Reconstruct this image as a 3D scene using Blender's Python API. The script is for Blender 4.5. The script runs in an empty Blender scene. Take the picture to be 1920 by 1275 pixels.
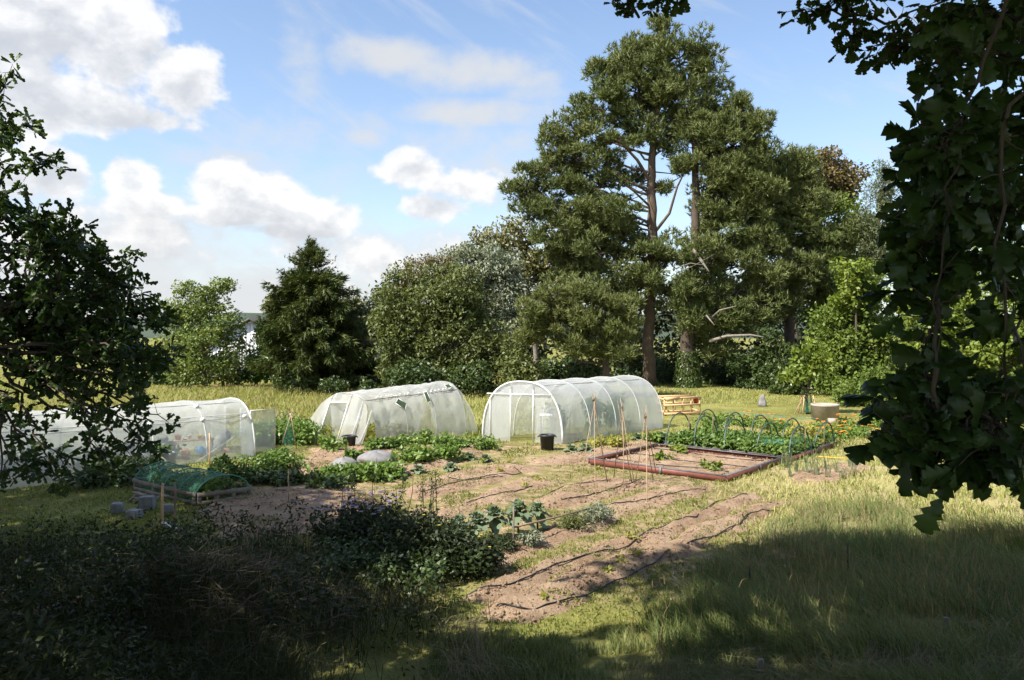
import bpy, math, random
import numpy as np
rng = np.random.default_rng(11)
random.seed(5)
SC = bpy.context.scene
COL = SC.collection
PI = math.pi

# ------------------------------------------------------------------ camera
F, H, HOR = 1450.0, 3.6, 620.0            # focal length in photo pixels, eye height, horizon row
cam_d = bpy.data.cameras.new("camera")
cam = bpy.data.objects.new("camera", cam_d); COL.objects.link(cam)
cam_d.sensor_width = 36.0; cam_d.lens = 36.0 * F / 1920.0
cam_d.shift_y = -(637.5 - HOR) / 1920.0
cam_d.clip_start = 0.05; cam_d.clip_end = 4000
cam.location = (0, 0, H); cam.rotation_euler = (math.radians(90), 0, 0)
SC.camera = cam

# ------------------------------------------------------------------ sun, sky
SUN_EL = math.radians(48)
SUN_H = np.array((-0.84, -0.54)); SUN_H = SUN_H / np.linalg.norm(SUN_H)
SUN = np.array((SUN_H[0] * math.cos(SUN_EL), SUN_H[1] * math.cos(SUN_EL), math.sin(SUN_EL)))
SHADOW = -SUN_H / math.tan(SUN_EL)        # ground offset of a shadow per metre of height
sd = bpy.data.lights.new("sun", 'SUN'); sd.energy = 5.0; sd.angle = math.radians(0.53); sd.color = (1.0, 0.95, 0.86)
so = bpy.data.objects.new("sun", sd); COL.objects.link(so)
so.rotation_euler = (math.radians(90) - SUN_EL, 0, math.atan2(SUN_H[1], SUN_H[0]) + PI / 2)
so.location = (-20, -10, 40)
SC.view_settings.view_transform = 'Standard'; SC.view_settings.look = 'None'
SC.view_settings.exposure = 1.0; SC.view_settings.gamma = 1.0
SC.view_settings.use_curve_mapping = False
SC.cycles.max_bounces = 4; SC.cycles.diffuse_bounces = 2; SC.cycles.glossy_bounces = 2
SC.cycles.transmission_bounces = 3; SC.cycles.transparent_max_bounces = 24
SC.cycles.use_denoising = True; SC.cycles.use_adaptive_sampling = True; SC.cycles.adaptive_threshold = 0.025
SC.cycles.sample_clamp_indirect = 4.0

world = bpy.data.worlds.new("World"); SC.world = world; world.use_nodes = True
WT = world.node_tree; WT.nodes.clear()


class E:
    """tiny expression helper on a node tree"""
    def __init__(s, t): s.t = t
    def sock(s, inp, v):
        if isinstance(v, (int, float)): inp.default_value = v
        elif isinstance(v, tuple): inp.default_value = v
        else: s.t.links.new(v, inp)
    def m(s, op, a, b=None, c=None, clamp=False):
        n = s.t.nodes.new('ShaderNodeMath'); n.operation = op; n.use_clamp = clamp
        s.sock(n.inputs[0], a)
        if b is not None: s.sock(n.inputs[1], b)
        if c is not None: s.sock(n.inputs[2], c)
        return n.outputs[0]
    def add(s, a, b): return s.m('ADD', a, b)
    def sub(s, a, b): return s.m('SUBTRACT', a, b)
    def mul(s, a, b): return s.m('MULTIPLY', a, b)
    def step(s, v, a, b):
        n = s.t.nodes.new('ShaderNodeMapRange'); n.interpolation_type = 'SMOOTHSTEP'
        s.sock(n.inputs[0], v); s.sock(n.inputs[1], a); s.sock(n.inputs[2], b); n.inputs[3].default_value = 0; n.inputs[4].default_value = 1
        return n.outputs[0]
    def noise(s, vec, scale, detail=4, rough=0.55, dist=0.0):
        n = s.t.nodes.new('ShaderNodeTexNoise'); n.inputs['Scale'].default_value = scale
        n.inputs['Detail'].default_value = detail; n.inputs['Roughness'].default_value = rough
        n.inputs['Distortion'].default_value = dist
        if vec is not None: s.t.links.new(vec, n.inputs['Vector'])
        return n.outputs[0]
    def comb(s, x, y, z):
        n = s.t.nodes.new('ShaderNodeCombineXYZ')
        for i, v in enumerate((x, y, z)): s.sock(n.inputs[i], v)
        return n.outputs[0]
    def mixc(s, f, a, b, mode='MIX'):
        n = s.t.nodes.new('ShaderNodeMix'); n.data_type = 'RGBA'; n.blend_type = mode
        s.sock(n.inputs[0], f); s.sock(n.inputs[6], a); s.sock(n.inputs[7], b)
        return n.outputs[2]
    def ramp(s, f, stops):
        n = s.t.nodes.new('ShaderNodeValToRGB'); cr = n.color_ramp
        while len(cr.elements) < len(stops): cr.elements.new(0.5)
        for e, (p, c) in zip(cr.elements, stops):
            e.position = p; e.color = (*c, 1) if len(c) == 3 else c
        s.sock(n.inputs[0], f)
        return n.outputs[0]


def build_world():
    e = E(WT); N = WT.nodes.new; L = WT.links.new
    out = N('ShaderNodeOutputWorld'); bg = N('ShaderNodeBackground'); L(bg.outputs[0], out.inputs[0])
    sky = N('ShaderNodeTexSky'); sky.sky_type = 'NISHITA'; sky.sun_disc = False
    sky.sun_elevation = SUN_EL; sky.sun_rotation = math.atan2(SUN_H[0], SUN_H[1])
    sky.altitude = 50; sky.air_density = 1.0; sky.dust_density = 0.8; sky.ozone_density = 2.0
    STR = 0.118
    bg.inputs[1].default_value = STR
    tc = N('ShaderNodeTexCoord'); vec = tc.outputs['Generated']
    sp = N('ShaderNodeSeparateXYZ'); L(vec, sp.inputs[0])
    x, y, z = sp.outputs
    az = e.m('ARCTAN2', x, y)                        # direction on the compass, 0 = along the garden
    el = e.m('ARCSINE', z)
    p = e.comb(az, e.mul(el, 1.35), 0.0)
    n1 = e.noise(p, 7.5, 8, 0.55, 0.2)
    n2 = e.noise(p, 24.0, 6, 0.55, 0.15)
    p2 = e.comb(e.add(az, -0.010), e.mul(e.add(el, 0.022), 1.35), 0.0)
    n1b = e.noise(p2, 7.5, 8, 0.55, 0.2)
    n2b = e.noise(p2, 24.0, 6, 0.55, 0.15)
    # cloud masses: centre and half size in photo pixels, turned into directions; weight; soft = thin fair-weather wisps
    heaps = [(20, 20, 310, 150, 1.0), (215, 75, 150, 110, .98), (335, 145, 90, 85, .98), (60, 180, 260, 80, .95), (230, 215, 150, 40, .85), (110, 330, 90, 60, .95), (-30, 340, 130, 70, .95), (240, 335, 62, 50, 1.05), (265, 385, 90, 34, .9),
             (425, 352, 75, 48, 1.05), (525, 382, 85, 54, 1.05), (610, 408, 80, 42, 1.0), (440, 405, 120, 30, .9), (550, 432, 150, 22, .9), (770, 325, 85, 46, .85), (860, 350, 110, 44, .8), (810, 390, 95, 38, .92),
             (250, 440, 460, 110, .62), (650, 470, 360, 80, .60), (-500, 200, 420, 200, .9), (-300, 430, 300, 70, .85)]
    soft = [(740, 108, 110, 34, 1.0), (880, 132, 170, 40, .9), (1000, 150, 100, 30, .7), (890, 214, 150, 30, .9), (680, 262, 60, 26, .7), (760, 480, 330, 80, .8), (540, 215, 90, 55, .5), (900, 300, 190, 110, .65), (1010, 165, 110, 40, .6),
            (120, 470, 520, 130, .95), (520, 330, 330, 90, .5), (420, 540, 450, 70, .9), (800, 560, 400, 50, .8), (560, 120, 60, 170, .5), (560, 255, 260, 70, .55), (1040, 260, 160, 90, .45), (420, 300, 200, 40, .6)]
    def mass(blobs):
        tot = None; low = None
        for (bx_, by, rx, ry, w) in blobs:
            a0 = math.atan((bx_ - 960) / F); e0 = math.atan((HOR - by) / F * math.cos(a0))
            ra, re = rx / F * math.cos(a0), ry / F * math.cos(a0)
            dx = e.mul(e.sub(az, a0), 1 / ra); dy = e.mul(e.sub(el, e0), 1 / re)
            d2 = e.add(e.mul(dx, dx), e.mul(dy, dy))
            g = e.mul(e.m('POWER', 2.718, e.mul(d2, -0.8)), w)
            tot = g if tot is None else e.m('MAXIMUM', tot, g)
            gl = e.mul(g, dy); low = gl if low is None else e.add(low, gl)
        return tot, low
    tot, low = mass(heaps); tsoft, low2 = mass(soft)
    # the rest of the sky, away from this view: scattered clouds of the same kind
    away = e.step(e.m('ABSOLUTE', az), 0.75, 1.1)
    rest = e.mul(e.mul(e.step(e.noise(p, 2.2, 2, .5), 0.42, 0.66), 0.9), away)
    tot = e.m('MAXIMUM', tot, rest)
    f = e.add(e.mul(e.sub(n1, 0.5), 1.35), e.mul(e.sub(n2, 0.5), 0.80))
    fb = e.add(e.mul(e.sub(n1b, 0.5), 1.35), e.mul(e.sub(n2b, 0.5), 0.80))
    dens = e.add(tot, f)
    cov = e.mul(e.step(dens, 0.42, 0.70), .96)
    cov_s = e.mul(e.step(e.add(tsoft, e.mul(f, .8)), 0.25, 0.95), .9)
    # cloud light: relief towards the sun, darker flat bases
    relief = e.mul(e.sub(f, fb), 1.5)
    edge = e.sub(1.0, e.step(dens, 0.5, 1.15))
    lit = e.add(e.add(0.49, relief), e.add(e.mul(low, 0.26), e.mul(edge, .30)))
    lit = e.m('ADD', lit, 0.0, clamp=True)
    ccol = e.ramp(lit, [(0.0, (.66, .69, .74)), (0.35, (.76, .78, .82)), (0.6, (.92, .93, .95)), (.85, (1.12, 1.11, 1.10))])
    sc = N('ShaderNodeVectorMath'); sc.operation = 'SCALE'; L(ccol, sc.inputs[0]); sc.inputs['Scale'].default_value = 0.47 / STR
    ss = N('ShaderNodeVectorMath'); ss.operation = 'SCALE'; ss.inputs[0].default_value = (.84, .86, .89); ss.inputs['Scale'].default_value = 0.46 / STR
    # thin high veil and streaks
    rot = N('ShaderNodeVectorRotate'); rot.rotation_type = 'Z_AXIS'; L(p, rot.inputs['Vector']); rot.inputs['Angle'].default_value = math.radians(38)
    mp = N('ShaderNodeMapping'); L(rot.outputs[0], mp.inputs['Vector']); mp.inputs['Scale'].default_value = (1.2, 7.0, 1)
    streak = e.step(e.noise(mp.outputs[0], 3.4, 6, .6, .4), 0.50, 0.80)
    hz = e.m('POWER', 2.718, e.mul(e.m('MAXIMUM', el, 0.0), -6.0))
    veil = e.m('ADD', e.mul(streak, 0.42), e.mul(hz, 0.62), clamp=True)
    sv = N('ShaderNodeVectorMath'); sv.operation = 'SCALE'; sv.inputs[0].default_value = (.86, .90, .96); sv.inputs['Scale'].default_value = 0.44 / STR
    c1 = e.mixc(veil, sky.outputs[0], sv.outputs[0])
    c1 = e.mixc(cov_s, c1, ss.outputs[0])
    c2 = e.mixc(e.mul(cov, 0.95), c1, sc.outputs[0])
    up = e.step(z, -0.02, 0.0)
    c3 = e.mixc(up, (0.5, 0.55, 0.35, 1), c2)
    L(c3, bg.inputs[0])
build_world()

# ------------------------------------------------------------------ helpers
def G(px, py, z=0.0):
    d = F * (H - z) / (py - HOR)
    return np.array(((px - 960) / F * d, d, z))

def P(px, py, d):
    return np.array(((px - 960) / F * d, d, H - (py - HOR) / F * d))

def hsh(ix, iy, seed):
    n = (ix.astype(np.int64) * 374761393 + iy.astype(np.int64) * 668265263 + seed * 1442695041) & 0x7fffffff
    n = ((n ^ (n >> 13)) * 1274126177) & 0x7fffffff
    return ((n ^ (n >> 16)) & 0xffff) / 65535.0

def vnoise(x, y, s=1.0, seed=0):
    x = np.asarray(x, float) * s; y = np.asarray(y, float) * s
    ix = np.floor(x); iy = np.floor(y); fx = x - ix; fy = y - iy
    fx = fx * fx * (3 - 2 * fx); fy = fy * fy * (3 - 2 * fy)
    a = hsh(ix, iy, seed); b = hsh(ix + 1, iy, seed); c = hsh(ix, iy + 1, seed); d = hsh(ix + 1, iy + 1, seed)
    return (a + (b - a) * fx) * (1 - fy) + (c + (d - c) * fx) * fy - 0.5

def smooth(t):
    t = np.clip(t, 0, 1); return t * t * (3 - 2 * t)

def gz(x, y):
    x = np.asarray(x, float); y = np.asarray(y, float)
    d0 = 6.6 + np.clip((-x - 1.5) * 0.75, 0, 3.6)
    z = 1.9 * smooth((d0 - y) / 5.5)
    z = z + 0.55 * np.exp(-((x + 3.9) / 1.5) ** 2 - ((y - 9.4) / 1.3) ** 2)
    near = np.clip((60 - y) / 30, 0, 1)
    z = z + near * (0.07 * vnoise(x, y, .5, 3) + 0.03 * vnoise(x, y, 1.7, 4))
    return z

def GG(px, py, up=0.0):
    p = G(px, py)
    for _ in range(4):
        z = float(topz(p[0], p[1])) if BEDH else float(gz(p[0], p[1])); p = G(px, py, z)
    p[2] += up
    return p

def inpoly(x, y, poly):
    c = np.zeros(np.shape(x), bool); n = len(poly)
    for i in range(n):
        x1, y1 = poly[i][:2]; x2, y2 = poly[(i + 1) % n][:2]
        k = ((y1 > y) != (y2 > y)) & (x < (x2 - x1) * (y - y1) / ((y2 - y1) or 1e-9) + x1)
        c ^= k
    return c

def edgedist(x, y, poly):
    d = np.full(np.shape(x), 1e9); n = len(poly)
    for i in range(n):
        ax, ay = poly[i][:2]; bx, by = poly[(i + 1) % n][:2]
        vx, vy = bx - ax, by - ay
        t = np.clip(((x - ax) * vx + (y - ay) * vy) / (vx * vx + vy * vy + 1e-9), 0, 1)
        d = np.minimum(d, np.hypot(x - ax - t * vx, y - ay - t * vy))
    return d

def unit(v):
    v = np.asarray(v, float); return v / (np.linalg.norm(v, axis=-1, keepdims=True) + 1e-9)

def rdir(n):
    return unit(rng.normal(size=(n, 3)))

class MB:
    def __init__(s): s.v = []; s.f = []; s.n = 0
    def add(s, V, Fc):
        V = np.asarray(V, float).reshape(-1, 3)
        s.v.append(V)
        if isinstance(Fc, np.ndarray): s.f.append(Fc.astype(np.int64) + s.n)
        else:
            for k in set(len(q) for q in Fc):
                s.f.append(np.array([q for q in Fc if len(q) == k], np.int64) + s.n)
        s.n += len(V); return s
    def box(s, c, size, rz=0.0, M=None):
        d = np.array([(a, b, q) for a in (-.5, .5) for b in (-.5, .5) for q in (-.5, .5)]) * np.array(size)
        if M is not None: d = d @ np.asarray(M).T
        elif rz: d = d @ np.array(((math.cos(rz), math.sin(rz), 0), (-math.sin(rz), math.cos(rz), 0), (0, 0, 1)))
        return s.add(d + np.array(c), [(0, 1, 3, 2), (4, 6, 7, 5), (0, 4, 5, 1), (2, 3, 7, 6), (0, 2, 6, 4), (1, 5, 7, 3)])
    def bar(s, a, b, w, h, up=(0, 0, 1)):
        a = np.asarray(a, float); b = np.asarray(b, float); t = unit(b - a); u = unit(np.cross(up, t)); q = np.cross(t, u)
        return s.box((a + b) / 2, (np.linalg.norm(b - a), w, h), M=np.stack((t, u, q), 1))
    def tube(s, pts, r, n=6, cap=True):
        pts = np.asarray(pts, float); k = len(pts); r = np.broadcast_to(np.asarray(r, float), (k,))
        T = np.gradient(pts, axis=0); T = unit(T)
        ref = np.array((0, 0, 1.0)) if abs(T[0][2]) < 0.9 else np.array((1.0, 0, 0))
        U = unit(np.cross(T, ref)); W = np.cross(T, U)
        a = np.arange(n) / n * 2 * PI
        V = pts[:, None] + r[:, None, None] * (np.cos(a)[None, :, None] * U[:, None] + np.sin(a)[None, :, None] * W[:, None])
        i = np.arange(k - 1)[:, None] * n; j = np.arange(n)[None]; j2 = (j + 1) % n
        Q = np.stack((i + j, i + j2, i + n + j2, i + n + j), -1).reshape(-1, 4)
        s.add(V, Q)
        if cap:
            b = s.n - k * n
            s.f.append(np.array([[b + q for q in range(n)][::-1]])); s.f.append(np.array([[b + (k - 1) * n + q for q in range(n)]]))
        return s
    def lathe(s, c, prof, n=16, sq=1.0, cap=True):
        c = np.array(c, float); a = np.arange(n) / n * 2 * PI
        V = np.array([(r * math.cos(t), r * sq * math.sin(t), z) for r, z in prof for t in a]) + c
        k = len(prof); i = np.arange(k - 1)[:, None] * n; j = np.arange(n)[None]; j2 = (j + 1) % n
        s.add(V, np.stack((i + j, i + j2, i + n + j2, i + n + j), -1).reshape(-1, 4))
        if cap:
            b = s.n - k * n
            s.f.append(np.array([[b + q for q in range(n)][::-1]])); s.f.append(np.array([[b + (k - 1) * n + q for q in range(n)]]))
        return s
    def mesh(s, name, mat, smooth_=False):
        V = np.concatenate(s.v); me = bpy.data.meshes.new(name)
        me.vertices.add(len(V)); me.vertices.foreach_set('co', V.astype(np.float32).ravel())
        tot = sum(len(q) for q in s.f); li = np.concatenate([q.ravel() for q in s.f])
        ln = np.concatenate([np.full(len(q), q.shape[1]) for q in s.f]); st = np.concatenate(([0], np.cumsum(ln)[:-1]))
        me.loops.add(len(li)); me.loops.foreach_set('vertex_index', li.astype(np.int32))
        me.polygons.add(tot); me.polygons.foreach_set('loop_start', st.astype(np.int32)); me.polygons.foreach_set('loop_total', ln.astype(np.int32))
        if smooth_: me.polygons.foreach_set('use_smooth', np.ones(tot, bool))
        me.update(calc_edges=True)
        if mat is not None: me.materials.append(mat)
        return me
    def build(s, name, mat, parent=None, smooth_=False, kind=None):
        return link(name, s.mesh(name, mat, smooth_), parent, kind)

def link(name, me, parent=None, kind=None):
    o = bpy.data.objects.new(name, me); COL.objects.link(o)
    if parent is not None:
        o.parent = parent
        root = parent; off = np.zeros(3)
        while root is not None: off += np.array(root.location); root = root.parent
        o.location = -off
    if kind: o['kind'] = kind
    return o

def tag(o, label, cat, group=None):
    o['label'] = label; o['category'] = cat
    if group: o['group'] = group
    return o

def thing(name, label, cat, loc, group=None):
    o = bpy.data.objects.new(name, None); COL.objects.link(o); o.location = tuple(float(q) for q in loc); o.empty_display_size = 0.2
    return tag(o, label, cat, group)

def struct(o, label=None):
    o['kind'] = 'structure'
    if label: o['label'] = label
    return o

# ------------------------------------------------------------------ materials
def new_mat(name):
    m = bpy.data.materials.new(name); m.use_nodes = True; t = m.node_tree; t.nodes.clear()
    out = t.nodes.new('ShaderNodeOutputMaterial'); return m, t, out, E(t)

def obj_coord(t):
    return t.nodes.new('ShaderNodeTexCoord').outputs['Object']

def simple(name, c1, c2=None, rough=0.7, scale=6.0, bump=0.2, bscale=None, metal=0.0, spec=0.4, stretch=None):
    m, t, out, e = new_mat(name)
    c2 = c2 or tuple(q * 0.7 for q in c1)
    v = obj_coord(t)
    if stretch:
        mp = t.nodes.new('ShaderNodeMapping'); mp.inputs['Scale'].default_value = stretch; t.links.new(v, mp.inputs[0]); v = mp.outputs[0]
    n = e.noise(v, scale, 5, .6)
    col = e.ramp(n, [(0.3, c2), (0.7, c1)])
    b = t.nodes.new('ShaderNodeBsdfPrincipled'); t.links.new(col, b.inputs['Base Color']); b.inputs['Roughness'].default_value = rough
    b.inputs['Metallic'].default_value = metal; b.inputs['Specular IOR Level'].default_value = spec
    if bump:
        bp = t.nodes.new('ShaderNodeBump'); bp.inputs['Strength'].default_value = bump; bp.inputs['Distance'].default_value = 0.02
        t.links.new(e.noise(v, bscale or scale * 4, 4, .6), bp.inputs['Height']); t.links.new(bp.outputs[0], b.inputs['Normal'])
    t.links.new(b.outputs[0], out.inputs[0]); return m

def leafmat(name, cols, trans=0.3, rough=0.5, spec=0.35, patch=0.35, pscale=0.5, under=None):
    """foliage: a shade of its own for each leaf, drifting slowly through the plant"""
    m, t, out, e = new_mat(name)
    g = t.nodes.new('ShaderNodeNewGeometry')
    n = e.noise(obj_coord(t), pscale, 3, .5)
    f = e.m('ADD', e.mul(g.outputs['Random Per Island'], 1 - patch), e.mul(e.step(n, .3, .7), patch), clamp=True)
    k = len(cols)
    col = e.ramp(f, [(i / max(1, k - 1), c) for i, c in enumerate(cols)])
    if under: col = e.mixc(g.outputs['Backfacing'], col, (*under, 1))
    b = t.nodes.new('ShaderNodeBsdfPrincipled'); t.links.new(col, b.inputs['Base Color'])
    b.inputs['Roughness'].default_value = rough; b.inputs['Specular IOR Level'].default_value = spec
    tr = t.nodes.new('ShaderNodeBsdfTranslucent')
    tcol = e.mixc(1.0, col, (1.0, 1.0, 0.45, 1), 'MULTIPLY'); t.links.new(tcol, tr.inputs[0])
    mx = t.nodes.new('ShaderNodeMixShader'); mx.inputs[0].default_value = trans
    t.links.new(b.outputs[0], mx.inputs[1]); t.links.new(tr.outputs[0], mx.inputs[2]); t.links.new(mx.outputs[0], out.inputs[0])
    return m

def filmmat(name, col=(.82, .82, .80), clear=0.42, dirt=(.62, .60, .52)):
    """polythene: partly clear, partly milky, streaked with dust"""
    m, t, out, e = new_mat(name); v = obj_coord(t)
    mp = t.nodes.new('ShaderNodeMapping'); mp.inputs['Scale'].default_value = (2.0, 2.0, .6); t.links.new(v, mp.inputs[0])
    n = e.noise(mp.outputs[0], 2.2, 5, .6)
    c = e.ramp(n, [(.3, dirt), (.62, col)])
    d = t.nodes.new('ShaderNodeBsdfPrincipled'); t.links.new(c, d.inputs['Base Color']); d.inputs['Roughness'].default_value = .32; d.inputs['Specular IOR Level'].default_value = .5
    bp = t.nodes.new('ShaderNodeBump'); bp.inputs['Strength'].default_value = .25; bp.inputs['Distance'].default_value = .03
    t.links.new(e.noise(v, 5, 4, .55, .6), bp.inputs['Height']); t.links.new(bp.outputs[0], d.inputs['Normal'])
    tl = t.nodes.new('ShaderNodeBsdfTranslucent'); t.links.new(c, tl.inputs[0])
    a = t.nodes.new('ShaderNodeMixShader'); a.inputs[0].default_value = .5; t.links.new(d.outputs[0], a.inputs[1]); t.links.new(tl.outputs[0], a.inputs[2])
    tp = t.nodes.new('ShaderNodeBsdfTransparent'); tp.inputs[0].default_value = (.97, .98, .97, 1)
    q = t.nodes.new('ShaderNodeMixShader'); t.links.new(e.m('ADD', e.mul(e.sub(n, .5), .5), clear, clamp=True), q.inputs[0])
    t.links.new(a.outputs[0], q.inputs[1]); t.links.new(tp.outputs[0], q.inputs[2]); t.links.new(q.outputs[0], out.inputs[0]); return m

def ground_mat():
    m, t, out, e = new_mat("turf"); v = obj_coord(t)
    n = e.noise(v, .35, 5, .6); n2 = e.noise(v, 3.0, 6, .65); n3 = e.noise(v, 22, 4, .7)
    f = e.add(e.add(e.mul(n, .5), e.mul(n2, .3)), e.mul(n3, .25))
    c = e.ramp(f, [(.36, (.13, .095, .050)), (.46, (.15, .145, .042)), (.56, (.22, .215, .06)), (.68, (.34, .31, .13))])
    sp = t.nodes.new('ShaderNodeSeparateXYZ'); t.links.new(v, sp.inputs[0]); X, Y, _z = sp.outputs
    wob = e.mul(e.sub(e.noise(v, .5, 4, .6), .5), 5.0)
    plot = e.mul(e.mul(e.step(e.add(X, wob), -7.0, -5.0), e.sub(1.0, e.step(e.add(X, wob), 6.0, 8.0))), e.mul(e.step(e.add(Y, wob), 9.5, 11.5), e.sub(1.0, e.step(e.add(Y, wob), 23.5, 26.0))))
    earth = e.ramp(n2, [(.35, (.19, .125, .075)), (.65, (.40, .29, .185))])
    c = e.mixc(e.mul(plot, e.step(e.add(e.mul(n2, .6), e.mul(n3, .4)), .40, .58)), c, earth)
    dry = e.mul(e.step(e.add(X, wob), 4.5, 7.5), e.mul(e.step(e.add(Y, wob), 12.0, 14.0), e.sub(1.0, e.step(Y, 26.0, 32.0))))
    c = e.mixc(e.mul(dry, .8), c, e.ramp(n3, [(.3, (.28, .23, .10)), (.7, (.50, .42, .22))]))
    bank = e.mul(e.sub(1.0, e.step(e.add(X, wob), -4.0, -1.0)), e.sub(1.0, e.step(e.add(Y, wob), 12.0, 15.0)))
    c = e.mixc(e.mul(bank, .85), c, e.ramp(n3, [(.3, (.035, .028, .018)), (.7, (.09, .07, .04))]))  # bank earth painted dark in place of deep shade
    b = t.nodes.new('ShaderNodeBsdfPrincipled'); t.links.new(c, b.inputs['Base Color']); b.inputs['Roughness'].default_value = .95; b.inputs['Specular IOR Level'].default_value = .1
    bp = t.nodes.new('ShaderNodeBump'); bp.inputs['Strength'].default_value = .7; bp.inputs['Distance'].default_value = .06
    t.links.new(e.add(n2, n3), bp.inputs['Height']); t.links.new(bp.outputs[0], b.inputs['Normal']); t.links.new(b.outputs[0], out.inputs[0]); return m

def soil_mat():
    m, t, out, e = new_mat("soil"); v = obj_coord(t)
    n = e.noise(v, 1.3, 5, .6); n2 = e.noise(v, 14, 6, .7); n3 = e.noise(v, 60, 3, .7)
    f = e.add(e.add(e.mul(n, .45), e.mul(n2, .35)), e.mul(n3, .25))
    c = e.ramp(f, [(.36, (.16, .100, .060)), (.48, (.34, .228, .146)), (.62, (.49, .355, .24))])
    b = t.nodes.new('ShaderNodeBsdfPrincipled'); t.links.new(c, b.inputs['Base Color']); b.inputs['Roughness'].default_value = .95; b.inputs['Specular IOR Level'].default_value = .1
    bp = t.nodes.new('ShaderNodeBump'); bp.inputs['Strength'].default_value = .9; bp.inputs['Distance'].default_value = .05
    t.links.new(e.add(n2, n3), bp.inputs['Height']); t.links.new(bp.outputs[0], b.inputs['Normal']); t.links.new(b.outputs[0], out.inputs[0]); return m

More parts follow.
